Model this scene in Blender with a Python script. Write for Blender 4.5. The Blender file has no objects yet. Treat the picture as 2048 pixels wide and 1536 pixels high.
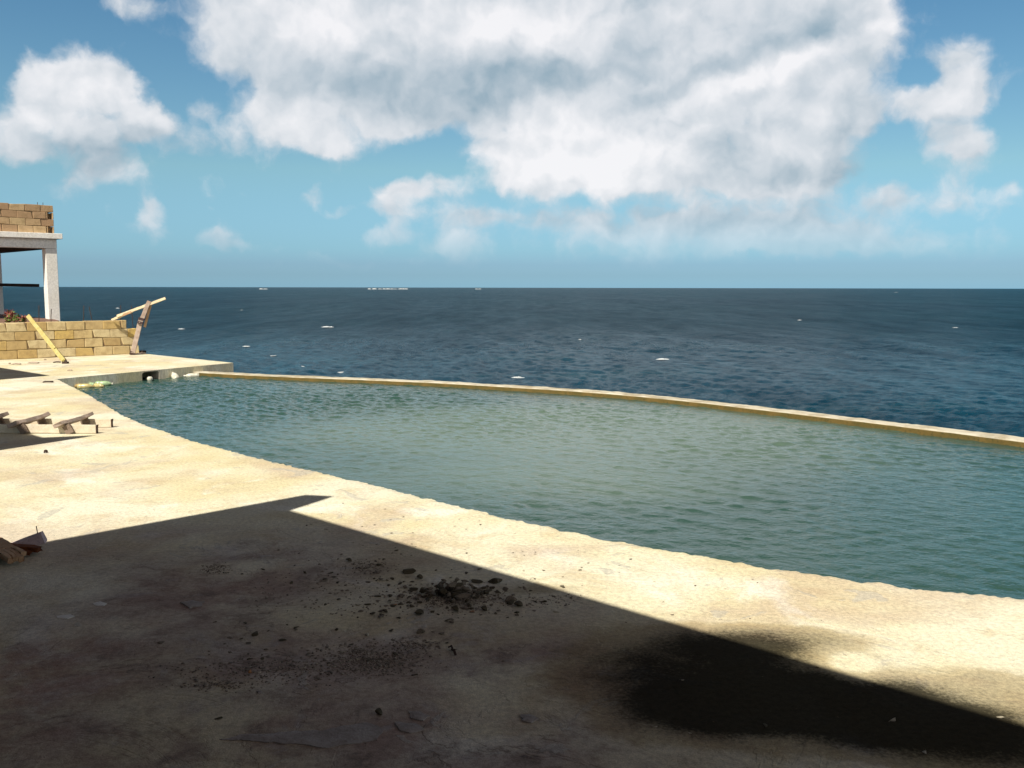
import bpy, bmesh, math, random
import numpy as np
from mathutils import Vector, Matrix, noise as mnoise

random.seed(7)
rng = np.random.default_rng(7)
scene = bpy.context.scene
COL = scene.collection

# ------------------------------------------------------------------ camera
F = 1847.0                       # focal length in photo pixels (2048 wide)
CAMZ = 1.62
PITCH = math.atan(193.0 / F)
ROLL = math.radians(0.11)
cam_d = bpy.data.cameras.new('camera')
cam_d.sensor_width = 36.0
cam_d.lens = 36.0 * F / 2048.0
cam_d.clip_start = 0.05
cam_d.clip_end = 120000.0
cam = bpy.data.objects.new('camera', cam_d)
COL.objects.link(cam)
CAMR = Matrix.Rotation(math.pi / 2 - PITCH, 3, 'X') @ Matrix.Rotation(ROLL, 3, 'Z')
cam.matrix_world = Matrix.Translation((0, 0, CAMZ)) @ CAMR.to_4x4()
scene.camera = cam


def ray(px, py):
    return CAMR @ Vector(((px - 1024) / F, -(py - 768) / F, -1.0))


def gp(px, py, z=0.0):
    """point of the level plane z seen at photo pixel"""
    d = ray(px, py)
    t = (z - CAMZ) / d.z
    return Vector((d.x * t, d.y * t, z))


def dp(px, py, depth):
    """point at distance depth along +Y seen at photo pixel"""
    d = ray(px, py)
    t = depth / d.y
    return Vector((d.x * t, depth, CAMZ + d.z * t))


def azel(px, py):
    d = ray(px, py)
    return (math.degrees(math.atan2(d.x, d.y)), math.degrees(math.atan2(d.z, math.hypot(d.x, d.y))))


# ------------------------------------------------------------------ light
SUN_ELEV = math.radians(50)
SH = Vector((0.42, 0.9075))                      # direction in which shadows fall
to_sun = Vector((-SH.x * math.cos(SUN_ELEV), -SH.y * math.cos(SUN_ELEV), math.sin(SUN_ELEV)))
sun_d = bpy.data.lights.new('sun', 'SUN')
sun_d.energy = 5.0
sun_d.angle = math.radians(0.5)
sun_d.color = (1.0, 0.94, 0.81)
sun = bpy.data.objects.new('sun', sun_d)
COL.objects.link(sun)
sun.rotation_euler = to_sun.to_track_quat('Z', 'Y').to_euler()

scene.view_settings.view_transform = 'Standard'
scene.view_settings.look = 'None'
scene.view_settings.gamma = 1.0
scene.view_settings.exposure = 0.48
scene.view_settings.use_curve_mapping = False
scene.cycles.max_bounces = 6
scene.cycles.use_denoising = True


# ------------------------------------------------------------------ node helper
class NT:
    def __init__(self, tree):
        self.t = tree
        self.n = tree.nodes
        self.l = tree.links

    def new(self, kind, **kw):
        nd = self.n.new(kind)
        for k, v in kw.items():
            setattr(nd, k, v)
        return nd

    def put(self, sock, v):
        if isinstance(v, bpy.types.NodeSocket):
            self.l.new(v, sock)
        elif v is not None:
            if hasattr(sock, 'default_value'):
                if sock.type == 'RGBA' and len(v) == 3:
                    v = (*v, 1.0)
                sock.default_value = v

    def math(self, op, a, b=None, c=None, clamp=False):
        nd = self.new('ShaderNodeMath', operation=op, use_clamp=clamp)
        self.put(nd.inputs[0], a)
        self.put(nd.inputs[1], b)
        self.put(nd.inputs[2], c)
        return nd.outputs[0]

    def vmath(self, op, a, b=None, out=0):
        nd = self.new('ShaderNodeVectorMath', operation=op)
        self.put(nd.inputs[0], a)
        if op == 'SCALE':
            self.put(nd.inputs[3], b)
        else:
            self.put(nd.inputs[1], b)
        return nd.outputs[out]

    def noise(self, vec, scale, detail=4, rough=0.55, dist=0.0, color=False, dim='3D'):
        nd = self.new('ShaderNodeTexNoise', noise_dimensions=dim)
        self.put(nd.inputs['Vector'], vec)
        nd.inputs['Scale'].default_value = scale
        nd.inputs['Detail'].default_value = detail
        nd.inputs['Roughness'].default_value = rough
        nd.inputs['Distortion'].default_value = dist
        return nd.outputs['Color' if color else 0]

    def voro(self, vec, scale, feature='F1', detail=0.0, out='Distance', rand=1.0, smooth=None):
        nd = self.new('ShaderNodeTexVoronoi', feature=feature)
        self.put(nd.inputs['Vector'], vec)
        nd.inputs['Scale'].default_value = scale
        if 'Detail' in nd.inputs:
            nd.inputs['Detail'].default_value = detail
        nd.inputs['Randomness'].default_value = rand
        if smooth is not None and 'Smoothness' in nd.inputs:
            nd.inputs['Smoothness'].default_value = smooth
        return nd.outputs[out]

    def ramp(self, v, a, b, lo=0.0, hi=1.0, smooth=True):
        nd = self.new('ShaderNodeMapRange', interpolation_type='SMOOTHSTEP' if smooth else 'LINEAR')
        self.put(nd.inputs[0], v)
        nd.inputs[1].default_value = a
        nd.inputs[2].default_value = b
        nd.inputs[3].default_value = lo
        nd.inputs[4].default_value = hi
        return nd.outputs[0]

    def mix(self, f, a, b, mode='MIX'):
        nd = self.new('ShaderNodeMix', data_type='RGBA', blend_type=mode)
        self.put(nd.inputs[0], f)
        self.put(nd.inputs[6], a)
        self.put(nd.inputs[7], b)
        return nd.outputs[2]

    def bump(self, h, strength=0.5, dist=0.01, normal=None):
        nd = self.new('ShaderNodeBump')
        nd.inputs['Strength'].default_value = strength
        nd.inputs['Distance'].default_value = dist
        self.put(nd.inputs['Height'], h)
        if normal is not None:
            self.put(nd.inputs['Normal'], normal)
        return nd.outputs[0]

    def scalev(self, vec, s):
        return self.vmath('MULTIPLY', vec, s)

    def blobs(self, vec, items, mode='ADD'):
        """items: (cx, cy, rx, ry, strength[, rot deg])"""
        acc = None
        for it in items:
            cx, cy, rx, ry, s = it[:5]
            d = self.vmath('SUBTRACT', vec, (cx, cy, 0))
            if len(it) > 5 and it[5]:
                vr = self.new('ShaderNodeVectorRotate', rotation_type='Z_AXIS')
                self.put(vr.inputs['Vector'], d)
                vr.inputs['Angle'].default_value = -math.radians(it[5])
                d = vr.outputs[0]
            d = self.vmath('MULTIPLY', d, (1 / rx, 1 / ry, 0))
            L = self.vmath('LENGTH', d, out=1)
            v = self.ramp(L, 1.35, 0.2, 0.0, s)
            acc = v if acc is None else self.math(mode, acc, v)
        return acc


MATS = {}


def material(name):
    m = bpy.data.materials.new(name)
    m.use_nodes = True
    nt = NT(m.node_tree)
    bsdf = nt.n['Principled BSDF']
    MATS[name] = m
    return m, nt, bsdf


def obj_coord(nt):
    return nt.new('ShaderNodeTexCoord').outputs['Object']


def world_coord(nt):
    return nt.new('ShaderNodeNewGeometry').outputs['Position']


# ------------------------------------------------------------------ world: sky with cumulus
def build_world():
    w = bpy.data.worlds.new('World')
    scene.world = w
    w.use_nodes = True
    w.cycles.sampling_method = 'NONE'
    nt = NT(w.node_tree)
    bg = nt.n['Background']
    sky = nt.new('ShaderNodeTexSky', sky_type='NISHITA')
    sky.sun_disc = False
    sky.sun_elevation = SUN_ELEV
    sky.sun_rotation = math.atan2(to_sun.x, to_sun.y)
    sky.air_density = 1.0
    sky.dust_density = 0.6
    sky.ozone_density = 1.5
    d = nt.new('ShaderNodeTexCoord').outputs['Generated']
    sx = nt.new('ShaderNodeSeparateXYZ')
    nt.put(sx.inputs[0], d)
    X, Y, Z = sx.outputs
    az = nt.math('MULTIPLY', nt.math('ARCTAN2', X, Y), 57.29578)
    hyp = nt.math('SQRT', nt.math('ADD', nt.math('MULTIPLY', X, X), nt.math('MULTIPLY', Y, Y)))
    el = nt.math('MULTIPLY', nt.math('ARCTAN2', Z, hyp), 57.29578)
    cb = nt.new('ShaderNodeCombineXYZ')
    nt.put(cb.inputs[0], az)
    nt.put(cb.inputs[1], el)
    P = cb.outputs[0]

    def B(px, py, rx, ry, s, rot=0):
        a, e = azel(px, py)
        return (a, e, rx / 32.2, ry / 32.2, s, -rot)

    # warp for lumpy outlines
    wn = nt.noise(P, 0.30, 5, 0.55, color=True)
    warp = nt.vmath('SCALE', nt.vmath('SUBTRACT', wn, (0.5, 0.5, 0.5)), 2.8)
    P2 = nt.vmath('ADD', P, warp)

    mass = [
        B(560, 85, 170, 95, .9), B(470, 20, 90, 50, .8), B(720, 160, 190, 125, 1.0), B(560, 245, 120, 60, .85),
        B(650, 285, 80, 26, .6), B(860, 110, 260, 130, 1.1), B(1050, 60, 300, 130, 1.1), B(1300, 60, 300, 130, 1.1),
        B(1530, 60, 250, 130, 1.0), B(1715, 30, 75, 75, .9), B(1640, 150, 140, 100, 1.0), B(1180, 275, 200, 115, 1.1),
        B(1420, 270, 240, 115, 1.1), B(1620, 280, 110, 110, .9), B(1040, 335, 110, 65, .8), B(1280, 360, 260, 42, .7),
        B(970, 285, 70, 50, .5), B(800, 235, 110, 45, .6), B(1560, 350, 150, 45, .6), B(1000, 190, 180, 60, .8),
        B(430, 90, 60, 30, .35), B(1000, -150, 800, 170, 1.0),
        # left cumulus
        B(150, 150, 95, 62, 1.0), B(85, 175, 60, 50, .8), B(225, 165, 50, 45, .8), B(160, 225, 115, 75, .75),
        B(190, 310, 80, 60, .5), B(150, 385, 50, 34, .45), B(235, 350, 80, 40, .4),
        B(10, 265, 65, 60, .8), B(40, 305, 40, 30, .5), B(300, 240, 50, 30, .95), B(275, 270, 24, 24, .6), B(400, 210, 34, 24, .6),
        B(360, 275, 110, 44, .5), B(275, 15, 70, 26, .55),
        # small low ones
        B(865, 370, 75, 42, .85), B(800, 385, 55, 27, .6), B(795, 425, 55, 28, .8), B(935, 440, 90, 36, .8),
        B(785, 472, 65, 24, .65), B(925, 492, 70, 24, .62), B(622, 385, 30, 34, .6), B(690, 418, 60, 14, .36),
        B(303, 432, 26, 32, .6), B(298, 472, 42, 24, .5), B(435, 472, 60, 22, .62), B(500, 492, 80, 14, .56), B(70, 300, 30, 20, .3), B(440, 120, 50, 26, .3),
        # grey bank under the big one
        B(1080, 440, 130, 32, .5), B(1230, 440, 150, 36, .5), B(1420, 430, 190, 44, .55), B(1640, 440, 170, 60, .55),
        B(1500, 470, 320, 40, .5),
        B(1300, 490, 420, 40, .46), B(1700, 490, 300, 40, .48), B(1000, 520, 300, 16, .22), B(600, 520, 300, 12, .2),
        # right tower
        B(1915, 140, 56, 60, .95), B(1950, 190, 42, 36, .7), B(1880, 215, 62, 50, .8), B(1815, 205, 90, 26, .5),
        B(1735, 240, 34, 26, .45), B(1925, 285, 56, 34, .8), B(1915, 335, 64, 36, .6), B(1890, 390, 60, 28, .6),
        B(1775, 388, 55, 36, .62), B(1970, 405, 80, 30, .35), B(2040, 370, 30, 20, .4),
    ]
    M = nt.blobs(P2, mass)
    M = nt.math('MINIMUM', M, 1.25)

    def lumps(vec):
        f1 = nt.noise(vec, 0.20, 4, 0.5)
        v1 = nt.voro(vec, 0.42, 'SMOOTH_F1', detail=2.0, smooth=0.3)
        return nt.math('SUBTRACT', f1, nt.math('MULTIPLY', v1, 0.34))
    wisp = nt.noise(P2, 0.6, 7, 0.6)
    l0 = lumps(P2)
    l1 = lumps(nt.vmath('ADD', P2, (-0.45, 0.9, 0.0)))
    dens = nt.math('ADD', M, nt.math('MULTIPLY', nt.math('SUBTRACT', l0, 0.33), 0.9))
    dens = nt.math('ADD', dens, nt.math('MULTIPLY', nt.math('SUBTRACT', wisp, 0.5), 1.0))
    alpha = nt.ramp(dens, 0.02, 0.86, 0.0, 1.0)
    # thinner towards the horizon
    alpha = nt.math('MULTIPLY', alpha, nt.ramp(el, 0.2, 5.5, 0.0, 0.96))
    rel = nt.math('MULTIPLY', nt.math('SUBTRACT', l0, l1), 0.55)
    thick = nt.ramp(dens, 0.35, 1.2, 0.0, 1.0)
    gray = nt.blobs(P2, [B(1000, 170, 400, 62, .26, 4), B(720, 190, 120, 60, .14), B(560, 150, 120, 70, .10), B(1100, 130, 260, 50, .10), B(880, 60, 140, 50, .08), B(1550, 60, 200, 60, .12), B(1270, 30, 90, 70, .14),
                         B(1500, 120, 260, 26, .17, -16), B(1730, 250, 70, 130, .20), B(1600, 340, 160, 40, .20), B(1330, 435, 500, 40, .15),
                         B(160, 330, 110, 60, .20), B(1880, 250, 50, 30, .15), B(900, 240, 100, 30, .12), B(1640, 450, 200, 50, .10), B(1450, 300, 100, 60, .12), B(300, 290, 200, 40, .15)])
    white = nt.blobs(P2, [B(1150, 260, 130, 110, .22), B(1050, 340, 120, 40, .15), B(1000, 60, 220, 60, .20), B(640, 60, 90, 50, .16), B(1500, 160, 240, 28, .20, -16),
                          B(150, 150, 90, 50, .10), B(300, 235, 40, 20, .16), B(1770, 20, 40, 60, .16), B(1250, 330, 160, 40, .14), B(560, 240, 120, 50, .07), B(1920, 150, 40, 50, .05)])
    lum = nt.math('ADD', 0.575, rel)
    lum = nt.math('ADD', lum, nt.math('SUBTRACT', white, gray))
    lum = nt.math('ADD', lum, nt.math('MULTIPLY', thick, 0.02))
    fine_l = nt.noise(P2, 1.3, 5, 0.6)
    lum = nt.math('ADD', lum, nt.math('MULTIPLY', nt.math('SUBTRACT', fine_l, 0.5), 0.11))
    lum = nt.math('MINIMUM', nt.math('MAXIMUM', lum, 0.12), 0.80)
    sc = nt.new('ShaderNodeMapRange')
    nt.put(sc.inputs[0], lum)
    sc.inputs[1].default_value, sc.inputs[2].default_value = 0.2, 0.8
    ccol = nt.mix(sc.outputs[0], (0.235, 0.315, 0.375), (0.67, 0.665, 0.68))

    skyc = nt.mix(1.0, sky.outputs[0], (0.085, 0.085, 0.085), 'MULTIPLY')
    # the clear air of the photograph: cyan, deeper higher up
    tint = nt.new('ShaderNodeValToRGB')
    nt.put(tint.inputs[0], nt.ramp(el, -2, 30, 0, 1, smooth=False))
    cr = tint.color_ramp
    cr.elements[0].position = 0.0
    cr.elements[0].color = (0.46, 0.88, 1.45, 1)
    cr.elements[1].position = 1.0
    cr.elements[1].color = (0.46, 0.60, 0.62, 1)
    for pos, c in ((0.0625, (0.44, 0.82, 1.34)), (0.085, (0.38, 0.66, 1.07)), (0.106, (0.375, 0.62, 0.99)), (0.135, (0.41, 0.68, 0.97)), (0.28, (0.60, 0.82, 0.82)), (0.55, (0.48, 0.75, 0.81))):
        e = cr.elements.new(pos)
        e.color = (*c, 1)
    skyt = nt.mix(1.0, skyc, tint.outputs[0], 'MULTIPLY')
    col = nt.mix(alpha, skyt, ccol)
    # unseen dim sky overhead, added to keep the deck shade dark
    over = nt.ramp(el, 19, 38, 0, 1)
    ov = nt.mix(nt.noise(d, 2.2, 4, 0.5), (0.034, 0.024, 0.028), (0.052, 0.039, 0.043))
    col = nt.mix(over, col, ov)
    # unseen bright bank behind right, added to throw light on upright faces
    back = nt.math('MULTIPLY', nt.ramp(nt.math('ABSOLUTE', nt.math('SUBTRACT', nt.math('FLOORED_MODULO', az, 360.0), 142.0)), 62, 38, 0, 1), nt.math('MULTIPLY', nt.ramp(el, 2, 9), nt.ramp(el, 46, 28)))
    col = nt.mix(back, col, (0.62, 0.60, 0.60))
    nt.put(bg.inputs[0], col)
    bg.inputs[1].default_value = 1.0
    return nt, sky


build_world()


# ------------------------------------------------------------------ mesh helpers
class MB:
    """collects faces, then links them as ONE mesh object"""

    def __init__(self):
        self.v, self.f = [], []

    def add(self, vs, fs):
        o = len(self.v)
        self.v += [tuple(v) for v in vs]
        self.f += [tuple(i + o for i in f) for f in fs]
        return self

    def hexa(self, p):
        """eight corners: bottom 4 ccw, top 4 ccw"""
        return self.add(p, [(3, 2, 1, 0), (4, 5, 6, 7), (0, 1, 5, 4), (1, 2, 6, 5), (2, 3, 7, 6), (3, 0, 4, 7)])

    def box(self, c, s, M=None):
        hx, hy, hz = s[0] / 2, s[1] / 2, s[2] / 2
        p = [Vector((x, y, z)) for z in (-hz, hz) for x, y in ((-hx, -hy), (hx, -hy), (hx, hy), (-hx, hy))]
        M = M or Matrix.Identity(3)
        return self.hexa([M @ q + Vector(c) for q in p])

    def prism(self, poly, z0, z1):
        n = len(poly)
        vs = [(p[0], p[1], z0) for p in poly] + [(p[0], p[1], z1) for p in poly]
        fs = [tuple(range(n - 1, -1, -1)), tuple(range(n, 2 * n))]
        fs += [(i, (i + 1) % n, n + (i + 1) % n, n + i) for i in range(n)]
        return self.add(vs, fs)

    def timber(self, p0, p1, w, t, side=None, segs=10, jit=0.003, ends=0.0, seed=0):
        """sawn board from p0 to p1, width w along side, thickness t"""
        r = random.Random(seed)
        p0, p1 = Vector(p0), Vector(p1)
        ax = (p1 - p0).normalized()
        side = Vector(side) if side is not None else Vector((0, 0, 1)).cross(ax)
        side = (side - ax * side.dot(ax)).normalized()
        up = ax.cross(side)
        b = min(w, t) * 0.12
        prof = [(-w / 2 + b, -t / 2), (w / 2 - b, -t / 2), (w / 2, -t / 2 + b), (w / 2, t / 2 - b),
                (w / 2 - b, t / 2), (-w / 2 + b, t / 2), (-w / 2, t / 2 - b), (-w / 2, -t / 2 + b)]
        vs, fs = [], []
        k = len(prof)
        for i in range(segs + 1):
            f = i / segs
            bow = math.sin(f * math.pi) * jit * 1.5
            for a, c in prof:
                e = 0
                if i == 0:
                    e = r.uniform(0, ends)
                elif i == segs:
                    e = -r.uniform(0, ends)
                vs.append(p0.lerp(p1, f) + ax * e + side * (a + r.uniform(-jit, jit) * 0.5) + up * (c + bow + r.uniform(-jit, jit) * 0.5))
        for i in range(segs):
            for j in range(k):
                fs.append((i * k + j, i * k + (j + 1) % k, (i + 1) * k + (j + 1) % k, (i + 1) * k + j))
        fs.append(tuple(range(k - 1, -1, -1)))
        fs.append(tuple(segs * k + j for j in range(k)))
        return self.add(vs, fs)

    def tube(self, pts, rad, n=8):
        pts = [Vector(p) for p in pts]
        rad = rad if isinstance(rad, (list, tuple)) else [rad] * len(pts)
        vs, fs = [], []
        for i, p in enumerate(pts):
            a = (pts[min(i + 1, len(pts) - 1)] - pts[max(i - 1, 0)]).normalized()
            s = a.orthogonal().normalized() if i == 0 else (s - a * s.dot(a)).normalized()
            u = a.cross(s)
            for j in range(n):
                an = 2 * math.pi * j / n
                vs.append(p + (s * math.cos(an) + u * math.sin(an)) * rad[i])
        for i in range(len(pts) - 1):
            for j in range(n):
                fs.append((i * n + j, i * n + (j + 1) % n, (i + 1) * n + (j + 1) % n, (i + 1) * n + j))
        fs.append(tuple(range(n - 1, -1, -1)))
        fs.append(tuple((len(pts) - 1) * n + j for j in range(n)))
        return self.add(vs, fs)

    def mesh(self, name, smooth=False):
        me = bpy.data.meshes.new(name)
        me.from_pydata(self.v, [], self.f)
        me.update()
        if smooth:
            for p in me.polygons:
                p.use_smooth = True
        return me

    def build(self, name, mat, parent=None, smooth=False, origin=None, bevel=0.0):
        if origin is not None:
            o = Vector(origin)
            self.v = [tuple(Vector(v) - o) for v in self.v]
        me = self.mesh(name, smooth)
        if bevel:
            bm = bmesh.new()
            bm.from_mesh(me)
            bmesh.ops.bevel(bm, geom=bm.edges[:], offset=bevel, segments=2, affect='EDGES', profile=0.5)
            bm.to_mesh(me)
            bm.free()
        me.materials.append(mat)
        ob = bpy.data.objects.new(name, me)
        COL.objects.link(ob)
        if origin is not None:
            ob.location = origin
        if parent is not None:
            ob.parent = parent
            if origin is not None:
                ob.location = Vector(origin) - parent.location
            else:
                ob.location = -parent.location
        return ob


def tag(o, label, cat, group=None, kind=None):
    o['label'] = label
    o['category'] = cat
    if group:
        o['group'] = group
    if kind:
        o['kind'] = kind
    return o


def structure(o):
    o['kind'] = 'structure'
    return o


def empty(name, loc, label, cat, group=None):
    o = bpy.data.objects.new(name, None)
    o.empty_display_size = 0.2
    o.location = loc
    COL.objects.link(o)
    return tag(o, label, cat, group)


def grid_object(name, V, nx, ny, mat, smooth=True):
    """V: (ny, nx, 3) array"""
    me = bpy.data.meshes.new(name)
    n = nx * ny
    me.vertices.add(n)
    me.vertices.foreach_set('co', V.reshape(-1).astype(np.float32))
    i = np.arange(ny - 1)[:, None] * nx + np.arange(nx - 1)[None, :]
    q = np.stack([i, i + 1, i + nx + 1, i + nx], -1).reshape(-1, 4)
    me.loops.add(q.size)
    me.loops.foreach_set('vertex_index', q.reshape(-1).astype(np.int32))
    me.polygons.add(len(q))
    me.polygons.foreach_set('loop_start', (np.arange(len(q)) * 4).astype(np.int32))
    me.polygons.foreach_set('loop_total', np.full(len(q), 4, np.int32))
    me.polygons.foreach_set('use_smooth', np.full(len(q), smooth, bool))
    me.update(calc_edges=True)
    me.validate()
    me.materials.append(mat)
    ob = bpy.data.objects.new(name, me)
    COL.objects.link(ob)
    return ob


# ------------------------------------------------------------------ materials
def ground_blob(px, py, rpx, rpy, s):
    """an ellipse of the photo laid on the deck, as a colour patch in world metres"""
    c = gp(px, py)
    rx = (gp(px + rpx, py) - c).length
    ry = abs(gp(px, py - rpy).y - gp(px, py + rpy).y) / 2
    return (c.x, c.y, rx, ry, s)


def m_deck():
    m, nt, b = material('deck_concrete')
    P = world_coord(nt)
    P0 = nt.vmath('MULTIPLY', P, (1, 1, 0.3))
    big = nt.noise(P0, 0.55, 5, 0.6, 0.4)
    mid = nt.noise(P0, 2.3, 6, 0.65, 0.6)
    fine = nt.noise(P0, 38, 4, 0.7)
    grit = nt.noise(P0, 160, 2, 0.6)
    col = nt.mix(nt.ramp(big, 0.35, 0.65), (0.60, 0.53, 0.335), (0.67, 0.64, 0.515))
    col = nt.mix(nt.math('MULTIPLY', nt.ramp(mid, 0.48, 0.72), 0.62), col, (0.50, 0.40, 0.245))
    pale = nt.noise(nt.vmath('ADD', P0, (7.3, 2.1, 0)), 1.1, 6, 0.62, 0.8)
    col = nt.mix(nt.math('MULTIPLY', nt.ramp(pale, 0.53, 0.68), 0.85), col, (0.73, 0.71, 0.62))
    # reddish ageing; wear patches that also paint the house's shade darker
    red = nt.noise(nt.vmath('ADD', P0, (1.7, 9.1, 0)), 0.9, 5, 0.6, 0.5)
    col = nt.mix(nt.math('MULTIPLY', nt.ramp(red, 0.48, 0.66), 0.45), col, (0.42, 0.30, 0.23))
    worn_shade = nt.blobs(P, [ground_blob(300, 1300, 420, 200, .8), ground_blob(900, 1330, 420, 130, .7), ground_blob(700, 1520, 900, 130, 1.0), ground_blob(480, 1130, 380, 80, .65), ground_blob(1150, 1350, 260, 90, .6)])
    worn_shade = nt.math('MULTIPLY', nt.math('MINIMUM', worn_shade, 1.0), nt.ramp(nt.noise(P0, 1.6, 6, 0.62, 0.4), 0.3, 0.62))
    col = nt.mix(nt.math('MULTIPLY', worn_shade, 0.85), col, (0.265, 0.175, 0.15))
    # cracks and the lips of flaked skin, inside the wear and shade patches
    fl = nt.noise(nt.vmath('ADD', P0, (2.0, 6.0, 0)), 0.9, 8, 0.62, 0.9)

    def line(at, w):
        return nt.math('MULTIPLY', nt.ramp(fl, at - w, at), nt.ramp(fl, at + w * 1.4, at))
    crk = nt.math('MAXIMUM', line(0.506, 0.010), nt.math('MAXIMUM', line(0.603, 0.008), line(0.405, 0.008)))
    crk = nt.math('MULTIPLY', crk, nt.math('MULTIPLY', worn_shade, nt.ramp(nt.noise(P0, 3.0, 3, 0.5), 0.42, 0.6)))
    col = nt.mix(nt.math('MULTIPLY', crk, 0.8), col, (0.10, 0.075, 0.06))
    mot = nt.noise(nt.vmath('ADD', P0, (8.0, 1.0, 0)), 6.5, 6, 0.7, 0.4)
    col = nt.mix(nt.math('MULTIPLY', worn_shade, nt.ramp(mot, 0.48, 0.62, 0, 0.75)), col, (0.17, 0.125, 0.10))
    mot2 = nt.noise(nt.vmath('ADD', P0, (4.0, 11.0, 0)), 3.2, 6, 0.68, 0.6)
    col = nt.mix(nt.math('MULTIPLY', worn_shade, nt.ramp(mot2, 0.54, 0.64, 0, 0.65)), col, (0.36, 0.33, 0.31))
    dust = nt.math('MULTIPLY', nt.blobs(P, [ground_blob(905, 1196, 150, 34, 1.0), ground_blob(720, 1325, 170, 34, .8), ground_blob(736, 1138, 60, 18, .8)]), nt.ramp(nt.noise(P0, 7.0, 6, 0.7), 0.35, 0.6))
    col = nt.mix(nt.math('MULTIPLY', dust, 0.55), col, (0.22, 0.19, 0.155))
    red_tint = nt.math('MULTIPLY', nt.blobs(P, [ground_blob(20, 1380, 230, 170, 1.0), ground_blob(420, 1180, 200, 50, .5), ground_blob(800, 1110, 150, 40, .4)]), nt.ramp(nt.noise(P0, 4.0, 6, 0.7), 0.35, 0.65))  # reddish tint in patches, strongest at the left
    col = nt.mix(nt.math('MULTIPLY', red_tint, 0.7), col, (0.31, 0.165, 0.125))
    # grey cement scabs
    scab = nt.noise(nt.vmath('ADD', P0, (3.1, 4.4, 0)), 2.1, 7, 0.6, 1.2)
    scabm = nt.ramp(scab, 0.615, 0.64)
    col = nt.mix(nt.math('MULTIPLY', scabm, 0.5), col, (0.40, 0.385, 0.35))
    # black algae where water drains off
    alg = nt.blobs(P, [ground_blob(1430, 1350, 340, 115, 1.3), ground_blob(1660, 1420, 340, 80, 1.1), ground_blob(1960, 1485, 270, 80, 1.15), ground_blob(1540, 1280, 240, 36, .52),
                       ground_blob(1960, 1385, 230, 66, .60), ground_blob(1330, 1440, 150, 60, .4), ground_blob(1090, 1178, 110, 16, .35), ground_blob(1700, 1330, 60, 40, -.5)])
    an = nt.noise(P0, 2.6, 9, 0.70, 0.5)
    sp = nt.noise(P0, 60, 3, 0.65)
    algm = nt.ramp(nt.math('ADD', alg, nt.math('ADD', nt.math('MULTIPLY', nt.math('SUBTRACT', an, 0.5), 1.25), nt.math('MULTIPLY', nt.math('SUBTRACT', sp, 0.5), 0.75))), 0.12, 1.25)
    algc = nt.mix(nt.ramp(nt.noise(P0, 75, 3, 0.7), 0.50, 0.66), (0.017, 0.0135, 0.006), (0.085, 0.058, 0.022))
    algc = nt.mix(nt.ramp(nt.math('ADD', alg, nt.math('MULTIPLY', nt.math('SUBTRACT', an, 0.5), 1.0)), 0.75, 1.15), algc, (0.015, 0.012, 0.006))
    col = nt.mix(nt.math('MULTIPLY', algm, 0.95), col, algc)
    ring = nt.ramp(nt.math('ADD', alg, nt.math('MULTIPLY', nt.math('SUBTRACT', an, 0.5), 1.0)), 0.10, 0.45)
    ring = nt.math('MULTIPLY', ring, nt.math('SUBTRACT', 1.0, algm))
    col = nt.mix(nt.math('MULTIPLY', ring, 0.55), col, (0.30, 0.21, 0.085))
    # dark specks
    spk = nt.noise(P0, 24, 3, 0.6)
    col = nt.mix(nt.math('MULTIPLY', nt.ramp(spk, 0.68, 0.76), 0.5), col, (0.22, 0.16, 0.10))
    col = nt.mix(1.0, col, nt.mix(nt.ramp(fine, 0.3, 0.7), (0.78, 0.78, 0.79), (1.12, 1.12, 1.10)), 'MULTIPLY')
    col = nt.mix(1.0, col, nt.mix(nt.ramp(grit, 0.3, 0.7), (0.86, 0.86, 0.86), (1.12, 1.12, 1.12)), 'MULTIPLY')
    nt.put(b.inputs['Base Color'], col)
    b.inputs['Roughness'].default_value = 0.9
    nt.put(b.inputs['Specular IOR Level'], nt.math('SUBTRACT', 0.2, nt.math('MULTIPLY', algm, 0.18)))
    # flaked top layer: terraces with sharp lips
    lips = nt.math('ADD', nt.ramp(fl, 0.50, 0.512), nt.math('ADD', nt.ramp(fl, 0.60, 0.606), nt.ramp(fl, 0.40, 0.41)))
    h = nt.math('ADD', nt.math('MULTIPLY', lips, 0.35), nt.math('MULTIPLY', fine, 0.55))
    h = nt.math('ADD', h, nt.math('MULTIPLY', mid, 1.2))
    h = nt.math('ADD', h, nt.math('MULTIPLY', grit, 0.25))
    h = nt.math('ADD', h, nt.math('MULTIPLY', scabm, 0.35))
    nt.put(b.inputs['Normal'], nt.bump(h, 0.55, 0.011))
    return m


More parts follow.
